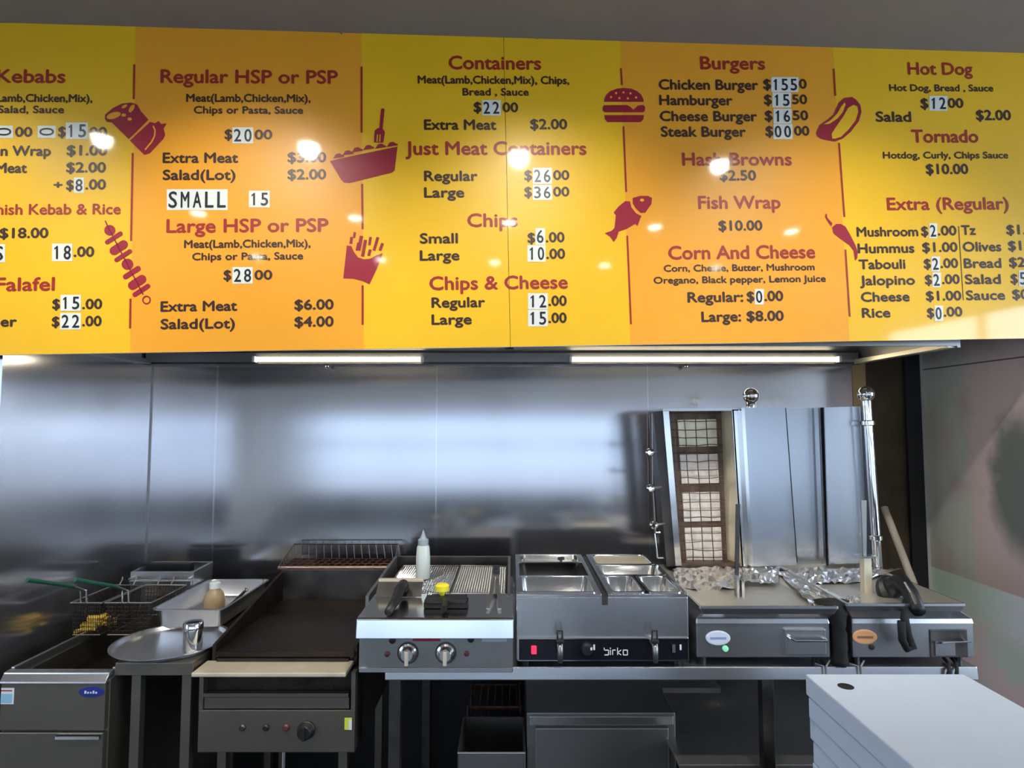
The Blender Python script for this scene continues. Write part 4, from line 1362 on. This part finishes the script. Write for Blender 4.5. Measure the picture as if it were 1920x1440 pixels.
z = TZ + 0.006
foil('foil_liner', 'crumpled bright foil across the back of the left kebab tray', [P(1268, 1108, 2.36), P(1390, 1108, 2.36), P(1392, 1066, 2.60), P(1262, 1068, 2.60)], 18, 9, 0.012, 1)
foil('foil_liner', 'thin foil scrap behind the left spit holder, below the first blank shield', [P(1394, 1094, 2.40), P(1458, 1092, 2.40), P(1462, 1066, 2.62), P(1392, 1068, 2.60)], 12, 8, 0.011, 2)
foil('foil_liner', 'foil folded over the seam between the two kebab trays', [P(1520, 1138, 2.14), P(1592, 1138, 2.14), P(1500, 1074, 2.60), P(1455, 1070, 2.60)], 8, 22, 0.012, 3)
foil('foil_liner', 'crumpled foil along the back of the right kebab tray', [P(1506, 1096, 2.40), P(1622, 1092, 2.42), P(1690, 1068, 2.62), P(1490, 1068, 2.62)], 22, 8, 0.013, 4)
foil('foil_liner', 'small foil tuft at the right kebab tray front, left of its spit holder', [P(1582, 1134, 2.15), P(1615, 1134, 2.15), P(1612, 1116, 2.24), P(1590, 1118, 2.24)], 8, 7, 0.008, 5)

# charred cloth in the gap between the bases
g0, g1 = PX(1558, 1200, KY), PX(1595, 1200, KY)
rg = thing('oven_cloth', 'black oven cloth stuffed in the gap between the kebab machines', 'cloth', ((g0 + g1) / 2, 2.2, BZ))
m = MB()
vs, fs = [], []
n = 14
for j in range(n + 1):
    for i in range(9):
        t = j / n
        zz = BZ + 0.004 + (PZ(1130, 2.14) - BZ - 0.004) * t
        wd = (0.024 + 0.040 * max(0, t - 0.6) / 0.4 * (1 if t > 0.6 else 0))
        ang_ = 2 * math.pi * i / 9
        cx = (g0 + g1) / 2 - (0.018 * max(0, t - 0.55) / 0.45)
        rr = 1 + 0.22 * noise.noise(Vector((i * 0.9, j * 0.7, 3.0)))
        vs.append(Vector((cx + wd * rr * math.cos(ang_), 2.165 + 0.035 * rr * math.sin(ang_), zz + 0.006 * noise.noise(Vector((i, j, 1.0))) * (0 if j == 0 else 1))))
m.rings([vs[k * 9:(k + 1) * 9] for k in range(n + 1)])
m.build('cloth_body', M['black_matt'], rg, smooth='all')

# kebab slicer with its cord
c = P(1684, 1108, 2.24)
sl = thing('kebab_slicer', 'black electric kebab slicer leaning on the right tray', 'slicer', c)
MB().lathe([(0.001, -0.012), (0.056, -0.012), (0.062, -0.004), (0.062, 0.012), (0.048, 0.024), (0.001, 0.028)], P(1672, 1112, 2.27), (0.25, -0.8, 0.5), 24).build('blade_guard', M['black'], sl, smooth=True)
MB().tube([P(1662, 1122, 2.27), P(1676, 1098, 2.25), P(1690, 1092, 2.22), P(1706, 1112, 2.18), P(1722, 1146, 2.10)], [0.030, 0.036, 0.033, 0.027, 0.022], 14).build('motor_handle', M['black'], sl, smooth='all')
MB().tube([P(1696, 1092, 2.185), P(1708, 1112, 2.15), P(1718, 1134, 2.10)], 0.004, 8).build('chrome_strip', M['steel'], sl)
MB().tube([P(1700, 1128, 2.16), P(1696, 1160, 2.09), P(1702, 1190, 2.09), P(1712, 1212, 2.10), P(1700, 1216, 2.10), P(1692, 1200, 2.09), P(1690, 1165, 2.09)], 0.013, 10).build('power_cord', M['black_matt'], sl, smooth='all')

# wooden stick leaning in the corner
a, b = P(1658, 952, 3.06), P(1708, 1082, 2.83)
d = (b - a).normalized()
e = a + d * ((BZ + 0.006 - a.z) / d.z)
o = MB().tube([a, e], 0.0165, 14).build('wooden_stick', M['stick'], None, smooth=True)
tag(o, 'pale wooden stick leaning against the corner behind the right kebab machine', 'stick')

# two wire hooks over the bench edge and cords at the right end
for px, lab in ((1545, 'thin grey wire loop hooked over the bench front below the left kebab machine'), (1610, 'thin grey wire loop hooked over the bench front under the orange oval badge')):
    a = PX(px, 1255, FY)
    o = MB().tube([(a - 0.02, FY + 0.02, BZ + 0.003), (a - 0.004, FY - 0.004, BZ + 0.003), (a - 0.006, FY - 0.006, BZ - BT), (a + 0.006, FY - 0.006, BZ - BT), (a + 0.006, FY - 0.004, BZ + 0.003), (a + 0.03, FY + 0.02, BZ + 0.012)], 0.003, 8).build('wire_hook', M['cord_grey'], None)
    tag(o, lab, 'hook', 'wire loops on the bench edge')
m = MB()
for px in (1772, 1787):
    a = PX(px, 1250, FY)
    m.tube([(a + 0.03, FY + 0.05, BZ + 0.012), (a + 0.012, FY, BZ + 0.010), (a + 0.002, FY - 0.015, BZ - 0.01), (a - 0.006, FY - 0.016, BZ - BT + 0.004)], 0.006, 8)
o = m.build('power_lead', M['black_matt'], None)
tag(o, 'pair of black leads hanging over the right end of the bench', 'cord')

# ------------------------------------------------------------------ pizza boxes and service counter
PZt = PZ(1263.5, 1.5)
px0, px1 = PX(1510, 1270, 1.5), PX(1806, 1258, 1.5)
BH = 0.050
nbox = 6
ctop = PZt - BH * nbox
sv = thing('service_counter', 'dark service counter in front under the stack of white pizza boxes', 'counter', (0.3, 1.2, 0))
MB().box(0.25, 2.3, 0.95, 1.50, ctop - 0.03, ctop).build('counter_top', M['black_panel'], sv, bevel=0.004)
MB().box(0.28, 2.27, 1.0, 1.47, 0.0, ctop - 0.03).build('counter_body', M['cord_grey'], sv)
order = ['topmost white pizza box of the stack, with a round vent hole', 'second white pizza box from the top of the stack', 'third white pizza box from the top of the stack',
         'fourth white pizza box from the top of the stack', 'fifth white pizza box from the top of the stack', 'bottom white pizza box of the stack on the counter']
offs = [(0, 0, 0), (0.003, -0.006, 0.25), (0.005, -0.002, -0.4), (0.010, -0.008, 0.4), (0.008, -0.004, -0.3), (0.012, -0.01, 0.3)]
DX, DY = px1 - px0, 0.40
for i in range(nbox):
    z1 = PZt - BH * i
    z0 = z1 - BH + 0.0006
    cx, cy = (px0 + px1) / 2 + offs[i][0], 1.5 - DY / 2 + offs[i][1]
    t = thing('pizza_box', order[i], 'pizza box', (cx, cy, z0), 'stacked white pizza boxes')
    m = MB()
    m.hexa([(cx - DX / 2 + 0.003, cy - DY / 2 + 0.003, z0), (cx + DX / 2 - 0.003, cy - DY / 2 + 0.003, z0), (cx + DX / 2 - 0.003, cy + DY / 2 - 0.003, z0), (cx - DX / 2 + 0.003, cy + DY / 2 - 0.003, z0),
            (cx - DX / 2 + 0.003, cy - DY / 2 + 0.003, z1 - 0.006), (cx + DX / 2 - 0.003, cy - DY / 2 + 0.003, z1 - 0.006), (cx + DX / 2 - 0.003, cy + DY / 2 - 0.003, z1 - 0.006), (cx - DX / 2 + 0.003, cy + DY / 2 - 0.003, z1 - 0.006)])
    m.build('box_base', M['grey_card'], t, bevel=0.002)
    m = MB()
    m.hexa([(cx - DX / 2, cy - DY / 2, z0 + 0.002), (cx + DX / 2, cy - DY / 2, z0 + 0.002), (cx + DX / 2, cy + DY / 2, z0 + 0.002), (cx - DX / 2, cy + DY / 2, z0 + 0.002),
            (cx - DX / 2, cy - DY / 2, z1), (cx + DX / 2, cy - DY / 2, z1), (cx + DX / 2, cy + DY / 2, z1), (cx - DX / 2, cy + DY / 2, z1)])
    m.build('lid', M['white_card'], t, bevel=0.003)
    if i == 0:
        hc = P(1586, 1293, 1.43)
        MB().lathe([(0.001, 0.0), (0.017, 0.0), (0.017, 0.0008), (0.001, 0.0008)], (hc.x, hc.y, z1), n=24).build('vent_hole', M['hole'], t)
    t.rotation_euler.z = math.radians(offs[i][2])

# ------------------------------------------------------------------ griddle
HGY = 2.20
hx0, hx1 = PX(364, 1262, 2.12), PX(662, 1262, 2.12)
gp0, gp1 = PX(402, 1222, HGY), min(gx0, wx0, PX(676, 1222, HGY)) - 0.012
hz = PZ(1222, HGY)
SHz = PZ(1262, 2.10)
gd = thing('griddle', 'dark seasoned flat griddle on legs, between the small table and the chargrill', 'griddle', ((hx0 + hx1) / 2, 2.5, 0))
MB().box(gp0, gp1, HGY, 2.84, hz - 0.02, hz).build('cooking_plate', M['plate'], gd, bevel=0.003)
MB().box(gp0 + 0.01, gp1 - 0.01, HGY + 0.012, 2.82, SHz - 0.02, hz - 0.02).build('plate_skirt', M['char'], gd)
MB().box(hx0, gp1 - 0.004, 2.10, HGY + 0.01, SHz - 0.014, SHz).build('front_shelf', M['cream_metal'], gd, bevel=0.003)
MB().box(gp0 + 0.01, gp1 - 0.02, HGY - 0.004, HGY + 0.010, SHz, hz - 0.022).build('grease_slot', M['char'], gd)
zs = PZ(1066, 2.86)
MB().box(gp0 - 0.01, gp1, 2.84, 2.86, 0.55, zs).build('rear_splash', M['steel_dark'], gd, bevel=0.002)
for x in (gp0 - 0.012, gp1 - 0.006):
    MB().hexa([(x, HGY + 0.01, hz - 0.05), (x + 0.012, HGY + 0.01, hz - 0.05), (x + 0.012, 2.84, hz - 0.05), (x, 2.84, hz - 0.05),
               (x, HGY + 0.01, hz + 0.02), (x + 0.012, HGY + 0.01, hz + 0.02), (x + 0.012, 2.84, zs - 0.01), (x, 2.84, zs - 0.01)]).build('side_splash', M['char'], gd)
pz0, pz1, pz2, pz3 = PZ(1411, 2.14), PZ(1332, 2.14), PZ(1299, 2.14), PZ(1295, 2.16)
bx0_, bx1_ = PX(371, 1370, 2.14), PX(665, 1370, 2.14)
MB().box(bx0_, bx1_, 2.17, 2.84, pz0, SHz - 0.02).build('body', M['char'], gd)  # shade of the recess under the shelf put into the near-black body
MB().box(bx0_, bx0_ + 0.014, 2.14, 2.17, pz1, SHz - 0.014).build('corner_post', M['steel_warm'], gd)
MB().box(bx1_ - 0.014, bx1_, 2.14, 2.17, pz1, SHz - 0.014).build('corner_post', M['steel_warm'], gd)
cpn = MB().box(bx0_, bx1_, 2.14, 2.17, pz0, pz1).build('control_panel', M['steel_warm'], gd, bevel=0.002)
m = MB()
m.rings([[Vector((x, y, z)) for y, z in ((2.145, pz1 + 0.004), (2.145, pz2 - 0.018), (2.135, pz2 - 0.012), (2.135, pz2), (2.150, pz2), (2.168, pz2 - 0.004), (2.168, pz1 + 0.004))] for x in (bx0_ + 0.016, bx1_ - 0.022)])
m.build('drip_drawer', M['steel_warm'], gd)
c = P(575, 1368, 2.14)
kb = MB().lathe([(0.030, 0), (0.030, 0.006), (0.026, 0.01), (0.024, 0.026), (0.020, 0.030), (0.001, 0.030)], c, (0, -1, 0), 26).build('thermostat_knob', M['black'], cpn, smooth=True)
MB().box(c.x - 0.005, c.x + 0.005, c.y - 0.036, c.y - 0.028, c.z - 0.022, c.z + 0.022).build('knob_grip', M['black'], kb, bevel=0.002)
for px, mm in ((455, 'steel_dark'), (499, 'black'), (537, 'red_dim')):
    c = P(px, 1364, 2.14)
    MB().lathe([(0.011, 0), (0.011, 0.004), (0.007, 0.008), (0.001, 0.008)], c, (0, -1, 0), 16).build('pilot_light', M[mm], cpn, smooth=True)
a, b = P(646, 1368, 2.14), P(660, 1346, 2.14)
st = MB().box(a.x, b.x, 2.1385, 2.14, a.z, b.z).build('safety_notice', M['sticker_green'], cpn)
MB().box(a.x + 0.014, b.x, 2.138, 2.1385, a.z, b.z - 0.006).build('notice_field', M['sticker_white'], st)
for x in (bx0_ + 0.04, bx1_ - 0.07):
    for y in (2.20, 2.78):
        MB().box(x, x + 0.03, y, y + 0.03, 0.0, pz0).build('leg', M['steel_warm'], gd)
c = P(532, 1411, 2.16)
MB().tube([(c.x, 2.16, pz0 + 0.004), (c.x, 2.16, 0.36), (c.x + 0.002, 2.30, 0.33)], 0.006, 10).build('gas_pipe', M['chrome'], gd)

# rusty wire rack on the griddle splash
rx0, rx1 = PX(523, 1058, 2.85), PX(737, 1058, 2.85)
tx0_, tx1_ = PX(552, 1020, 3.05), PX(747, 1020, 3.05)
rz0, rz1 = PZ(1060, 2.85), PZ(1020, 3.05)
ra = thing('wire_rack', 'rusty shallow wire rack resting on the back splash of the griddle', 'rack', ((rx0 + rx1) / 2, 2.95, rz0))
rz0 = zs + 0.004
m = MB()
y0, y1 = 2.842, 3.04
m.tube([(rx0, y0, rz0), (rx1, y0, rz0), (rx1, y1, rz0), (rx0, y1, rz0), (rx0, y0, rz0)], 0.004, 6)
for i in range(1, 15):
    x = rx0 + (rx1 - rx0) * i / 15
    m.tube([(x - 0.012, y0, rz0), (x + 0.012, y1, rz0)], 0.0028, 6)
for i in range(1, 4):
    y = y0 + (y1 - y0) * i / 4
    m.tube([(rx0, y, rz0), (rx1, y, rz0)], 0.0028, 6)
m.build('rack_floor', M['rust'], ra)
m = MB()
rr = [(rx0, y0, rz0 + 0.006), (rx1, y0, rz0 + 0.006), (tx1_, y1 + 0.004, rz1), (tx0_, y1 + 0.004, rz1), (rx0, y0, rz0 + 0.006)]
m.tube(rr, 0.0032, 6)
for i in range(15):
    x = rx0 + (rx1 - rx0) * i / 14
    xt = tx0_ + (tx1_ - tx0_) * i / 14
    m.tube([(x, y1, rz0), (xt, y1 + 0.004, rz1)], 0.0022, 5)
for e, et in ((rx0, tx0_), (rx1, tx1_)):
    for i in range(1, 6):
        k = i / 6
        y = y0 + (y1 - y0) * k
        m.tube([(e, y, rz0), (e + (et - e) * k, y, rz0 + 0.006 + (rz1 - rz0) * k)], 0.0022, 5)
m.build('rack_sides', M['wire'], ra)

# ------------------------------------------------------------------ small side table, platter, shaker
TY = 2.13
tx0_, tx1_ = PX(216, 1244, TY), PX(366, 1244, TY) - 0.006
TTz = PZ(1243, TY)
tb = thing('side_table', 'narrow steel side table between the deep fryer and the griddle', 'table', ((tx0_ + tx1_) / 2, 2.5, 0))
MB().box(tx0_, tx1_, TY, 2.95, TTz - 0.042, TTz).build('table_top', M['steel_warm'], tb, bevel=0.002)
for x in (tx0_ + 0.045, tx1_ - 0.048):
    for y in (TY + 0.02, 2.88):
        MB().box(x, x + 0.032, y, y + 0.032, 0.0, TTz - 0.042).build('leg', M['steel_warm'], tb, bevel=0.002)
c = Vector((PX(322, 1210, 2.31), 2.305, TTz + 0.0005))
pl = MB().lathe([(0.001, 0), (0.178, 0), (0.188, 0.013), (0.196, 0.0135), (0.196, 0.016), (0.186, 0.0155), (0.177, 0.003), (0.001, 0.003)], c, n=56).build('round_platter', M['steel'], None, smooth=True)
for v in pl.data.vertices:
    v.co -= c
pl.location = c
tag(pl, 'round steel platter on the side table under the metal shaker', 'platter')
c = Vector((PX(361, 1218, 2.235), 2.235, TTz + 0.0045))
h = PZ(1163, 2.235) - c.z
sk_ = thing('shaker', 'small cylindrical metal shaker standing on the round platter', 'shaker', c)
MB().lathe([(0.001, 0), (0.030, 0), (0.032, 0.004), (0.032, h * 0.72), (0.001, h * 0.72)], c, n=28).build('shaker_body', M['steel_bright'], sk_, smooth=True)
MB().lathe([(0.034, h * 0.70), (0.034, h * 0.90), (0.030, h * 0.97), (0.016, h), (0.001, h)], c, n=28).build('perforated_lid', M['chrome'], sk_, smooth=True)

# deep pan with tongs and a small tub
PYf, PYr = 2.43, 2.90
pzt = PZ(1143, PYf)
ppx0, ppx1 = PX(280, 1143, PYf), min(PX(421, 1145, PYf) - 0.004, gp0 - 0.016)
pdep = pzt - (TTz + 0.0165)
pn = thing('deep_food_pan', 'deep rectangular steel food pan on the side table behind the round platter', 'food pan', ((ppx0 + ppx1) / 2, (PYf + PYr) / 2, TTz + 0.0145))
pan_bm(ppx0, ppx1, PYf, PYr, pzt, pdep, rim=0.012, taper=0.012, r=0.03).build('pan_shell', M['steel'], pn, smooth=True)
c = Vector((PX(398, 1130, 2.62), 2.64, pzt - pdep + 0.002))
tb_ = thing('sauce_tub', 'tan plastic tub with a white cap standing inside the deep steel pan', 'tub', c)
MB().lathe([(0.001, 0), (0.036, 0), (0.040, 0.008), (0.042, 0.05), (0.034, 0.075), (0.020, 0.092), (0.018, 0.098), (0.001, 0.098)], c, n=24).build('tub_body', M['tan_plastic'], tb_, smooth=True)
MB().lathe([(0.022, 0.095), (0.022, 0.118), (0.016, 0.122), (0.001, 0.122)], c, n=20).build('tub_cap', M['bottle'], tb_, smooth=True)
tg2 = thing('serving_tongs', 'dark steel tongs leaning on the right wall inside the deep pan', 'tongs', (PX(440, 1120, 2.65), 2.65, pzt - pdep))
for k_ in (0, 1):
    MB().tube([(ppx1 - 0.11 + 0.03 * k_, 2.52, pzt - pdep + 0.008), (ppx1 - 0.070 + 0.012 * k_, 2.60, pzt - 0.05), (ppx1 - 0.040, 2.72, pzt - 0.006)], [0.007, 0.005, 0.006], 8).build('arm', M['steel_dark'], tg2, smooth='all')
MB().sphere((ppx1 - 0.040, 2.725, pzt - 0.004), 0.010, 12).build('hinge', M['chrome'], tg2, smooth='all')

# ------------------------------------------------------------------ deep fryer
VY = 2.10
vx0, vx1 = PX(12, 1268, VY) - 0.02, tx0_ - 0.004
vx0 = max(vx0, LEFT + 0.02)
vz = PZ(1266, VY)
VR = 2.92
fy = thing('deep_fryer', 'steel deep fryer cabinet in the left corner with an open dark tank and blue badge', 'deep fryer', ((vx0 + vx1) / 2, 2.5, 0))
m = MB()
w = 0.02
m.rings([[Vector(p) for p in r] for r in (
    [(vx0, VY + 0.015, 0.10), (vx1, VY + 0.015, 0.10), (vx1, VR, 0.10), (vx0, VR, 0.10)],
    [(vx0, VY + 0.015, vz - 0.02), (vx1, VY + 0.015, vz - 0.02), (vx1, VR, vz - 0.02), (vx0, VR, vz - 0.02)],
    [(vx0 + w, VY + 0.045, vz - 0.02), (vx1 - w, VY + 0.045, vz - 0.02), (vx1 - w, VR - 0.16, vz - 0.02), (vx0 + w, VR - 0.16, vz - 0.02)],
    [(vx0 + w, VY + 0.06, 0.52), (vx1 - w, VY + 0.06, 0.52), (vx1 - w, VR - 0.16, 0.52), (vx0 + w, VR - 0.16, 0.52)])])
m.build('cabinet', M['steel_warm'], fy, bevel=0.002)
MB().box(vx0 + w + 0.003, vx1 - w - 0.003, VY + 0.064, VR - 0.165, 0.53, vz - 0.10).build('oil_tank', M['oil'], fy)
m = MB()
m.rings([[Vector((x, y, z)) for y, z in ((VY - 0.004, vz - 0.028), (VY - 0.004, vz - 0.022), (VY + 0.012, vz - 0.001), (VY + 0.014, vz + 0.004), (VY + 0.040, vz + 0.006), (VY + 0.040, vz - 0.022))] for x in (vx0, vx1 - 0.004)])
m.build('front_lip', M['steel'], fy, bevel=0.002)
for x in (vx0 + 0.001, vx1 - 0.013):
    MB().box(x, x + 0.012, VY + 0.042, VR - 0.1, vz - 0.02, vz + 0.010).build('tank_rim', M['steel'], fy, bevel=0.002)
fz0, fz1 = PZ(1370, VY), PZ(1374, VY)
MB().box(vx0 + 0.004, vx1 - 0.006, VY, VY + 0.015, fz0, vz - 0.026).build('upper_panel', M['steel_warm'], fy, bevel=0.002)
dr = MB().box(vx0 + 0.004, vx1 - 0.008, VY, VY + 0.015, 0.12, fz1).build('door', M['steel_warm'], fy, bevel=0.002)
a, b = PX(108, 1380, VY), PX(190, 1380, VY)
zz = PZ(1380, VY)
m = MB()
m.rings([[Vector((x, y, z)) for y, z in ((VY, zz + 0.006), (VY - 0.012, zz + 0.004), (VY - 0.012, zz - 0.006), (VY - 0.006, zz - 0.006), (VY - 0.004, zz))] for x in (a, b)])
m.build('handle', M['steel_bright'], dr)
c = P(172, 1297, VY)
b_ = MB().lathe([(0.001, 0), (0.020, 0), (0.020, 0.003), (0.001, 0.004)], (0, 0, 0), (0, -1, 0), 28)
b_.v = [Vector((v.x * 2.1 + c.x, v.y + c.y, v.z * 0.85 + c.z)) for v in b_.v]
o = b_.build('maker_badge', M['blue_badge'], fy)
m = MB()
for i, (h_, w_) in enumerate(((0.010, 0.006), (0.006, 0.005), (0.006, 0.005), (0.010, 0.005), (0.006, 0.006))):
    x = c.x - 0.018 + i * 0.009
    m.box(x - w_ / 2, x + w_ / 2, VY - 0.0052, VY - 0.004, c.z - 0.004, c.z - 0.004 + h_ * 0.9)
m.build('badge_lettering', M['pale_badge'], o)
a, b = P(-14, 1320, VY), P(27, 1290, VY)
nt_ = MB().box(max(a.x, vx0 + 0.006), b.x, VY - 0.0012, VY, a.z, b.z).build('safety_notice', M['sticker_white'], fy)
MB().box(max(a.x, vx0 + 0.006), b.x - 0.005, VY - 0.0018, VY - 0.0012, a.z + 0.004, a.z + 0.034).build('notice_field', M['sticker_blue'], nt_)
MB().box(max(a.x, vx0 + 0.006), b.x - 0.006, VY - 0.0018, VY - 0.0012, b.z - 0.010, b.z - 0.006).build('notice_line', M['red_label'], nt_)
# rear flue box and hanging rail
ux0, ux1 = vx0 + 0.01, ppx0 - 0.006
uz1, uz0 = PZ(1073, 2.76), PZ(1100, 2.76)
fl = MB()
fl.rings([[Vector(p) for p in r] for r in (
    [(ux0, 2.77, vz - 0.02), (ux1, 2.77, vz - 0.02), (ux1, VR, vz - 0.02), (ux0, VR, vz - 0.02)],
    [(ux0, 2.77, uz1), (ux1, 2.77, uz1), (ux1, VR + 0.03, uz1 + 0.006), (ux0, VR + 0.03, uz1 + 0.006)],
    [(ux0 + 0.012, 2.782, uz1), (ux1 - 0.012, 2.782, uz1), (ux1 - 0.012, VR + 0.018, uz1 + 0.006), (ux0 + 0.012, VR + 0.018, uz1 + 0.006)],
    [(ux0 + 0.012, 2.782, uz1 - 0.06), (ux1 - 0.012, 2.782, uz1 - 0.06), (ux1 - 0.012, VR + 0.018, uz1 - 0.06), (ux0 + 0.012, VR + 0.018, uz1 - 0.06)])])
fl.build('flue_box', M['steel'], fy, bevel=0.002)
MB().box(PX(272, 1060, 2.9), PX(364, 1060, 2.9), 2.86, 2.90, uz1 - 0.02, PZ(1054, 2.9)).build('flue_cover', M['black'], fy)
zr = PZ(1085, 2.75)
rl = MB().tube([(ux0 + 0.012, 2.77, zr), (ux0 + 0.012, 2.745, zr), (ux1 - 0.012, 2.745, zr), (ux1 - 0.012, 2.77, zr)], 0.005, 8).build('basket_rail', M['steel_bright'], fy)
MB().box(ux0 + 0.004, ux1 - 0.004, 2.755, 2.77, PZ(1098, 2.76), PZ(1089, 2.76)).build('rail_plate', M['steel_bright'], fy, bevel=0.001)


def basket(label, x0, x1, y0, y1, ztop, dep, hy, hxo):
    t = thing('fry_basket', label, 'fry basket', ((x0 + x1) / 2, (y0 + y1) / 2, ztop - dep), 'wire fry baskets')
    m = MB()
    m.tube([(x0, y0, ztop), (x1, y0, ztop), (x1, y1, ztop), (x0, y1, ztop), (x0, y0, ztop)], 0.004, 6)
    zb = ztop - dep
    i_ = 0.008
    m.tube([(x0 + i_, y0 + i_, zb), (x1 - i_, y0 + i_, zb), (x1 - i_, y1 - i_, zb), (x0 + i_, y1 - i_, zb), (x0 + i_, y0 + i_, zb)], 0.003, 6)
    m.build('rim_frame', M['wire'], t)
    m = MB()
    n = 14
    for k in range(1, n):
        x = x0 + (x1 - x0) * k / n
        m.tube([(x, y0, ztop), (x, y0 + i_, zb), (x, y1 - i_, zb), (x, y1, ztop)], 0.0013, 4)
    for k in range(1, 24):
        y = y0 + (y1 - y0) * k / 24
        m.tube([(x0, y, ztop), (x0 + i_, y, zb), (x1 - i_, y, zb), (x1, y, ztop)], 0.0013, 4)
    for k in range(1, 8):
        z = zb + dep * k / 8
        e = i_ * (1 - k / 8)
        m.tube([(x0 + e, y0 + e, z), (x1 - e, y0 + e, z), (x1 - e, y1 - e, z), (x0 + e, y1 - e, z), (x0 + e, y0 + e, z)], 0.0012, 4)
    m.build('wire_mesh', M['char'], t)
    cx = (x0 + x1) / 2 - 0.01
    h = MB().tube([(cx - 0.012, y0, ztop), (cx - 0.012, y0 - 0.004, ztop + 0.05), (cx + 0.012, y0 - 0.004, ztop + 0.05), (cx + 0.012, y0, ztop)], 0.004, 8).build('handle_bracket', M['steel_bright'], t)
    MB().tube([(cx, y0 - 0.004, ztop + 0.05), (cx + hxo * 0.25, y0 - 0.07, ztop + 0.085)], 0.005, 8).build('handle_rod', M['steel_warm'], h)
    MB().tube([(cx + hxo * 0.2, y0 - 0.055, ztop + 0.078), (cx + hxo, hy, ztop + 0.155)], [0.0065, 0.008], 10).build('handle_grip', M['green_plastic'], t, smooth=True)
    for x in (cx - 0.03, cx + 0.03):
        MB().tube([(x, y1, ztop), (x, y1 + 0.02, ztop + 0.02), (x, 2.745, zr + 0.008), (x, 2.75, zr - 0.006)], 0.003, 6).build('rear_hook', M['wire'], t)
    return t


bz_ = PZ(1132, 2.45)
basket('left wire fry basket with green handle, holding a few yellow chips', vx0 - 0.03, -1.612, 2.46, 2.725, bz_, 0.125, 2.2, -0.025)
basket('empty right wire fry basket with green handle, beside the deep pan', -1.598, ppx0 - 0.012, 2.46, 2.725, bz_, 0.125, 2.2, -0.022)
rnd = random.Random(5)
zb = bz_ - 0.125
base = None
placed = 0
for k in range(34):
    lay = k // 12
    px_ = rnd.uniform(-1.715, -1.65)
    py_ = rnd.uniform(2.495, 2.58)
    pz_ = zb + 0.010 + lay * 0.013 + rnd.uniform(0, 0.003)
    if base is None:
        base = MB().box(-0.028, 0.028, -0.0055, 0.0055, -0.0055, 0.0055).build('chip', M['chip'], None, bevel=0.0015)
        o = base
    else:
        o = base.copy()
        COL.objects.link(o)
    o.location = (px_, py_, pz_)
    o.rotation_euler = (rnd.uniform(-0.2, 0.2), rnd.uniform(-0.35, 0.35), rnd.uniform(-1.4, 1.4))
    tag(o, 'yellow fried chip lying in the left fry basket', 'chip', 'chips in the left fry basket')
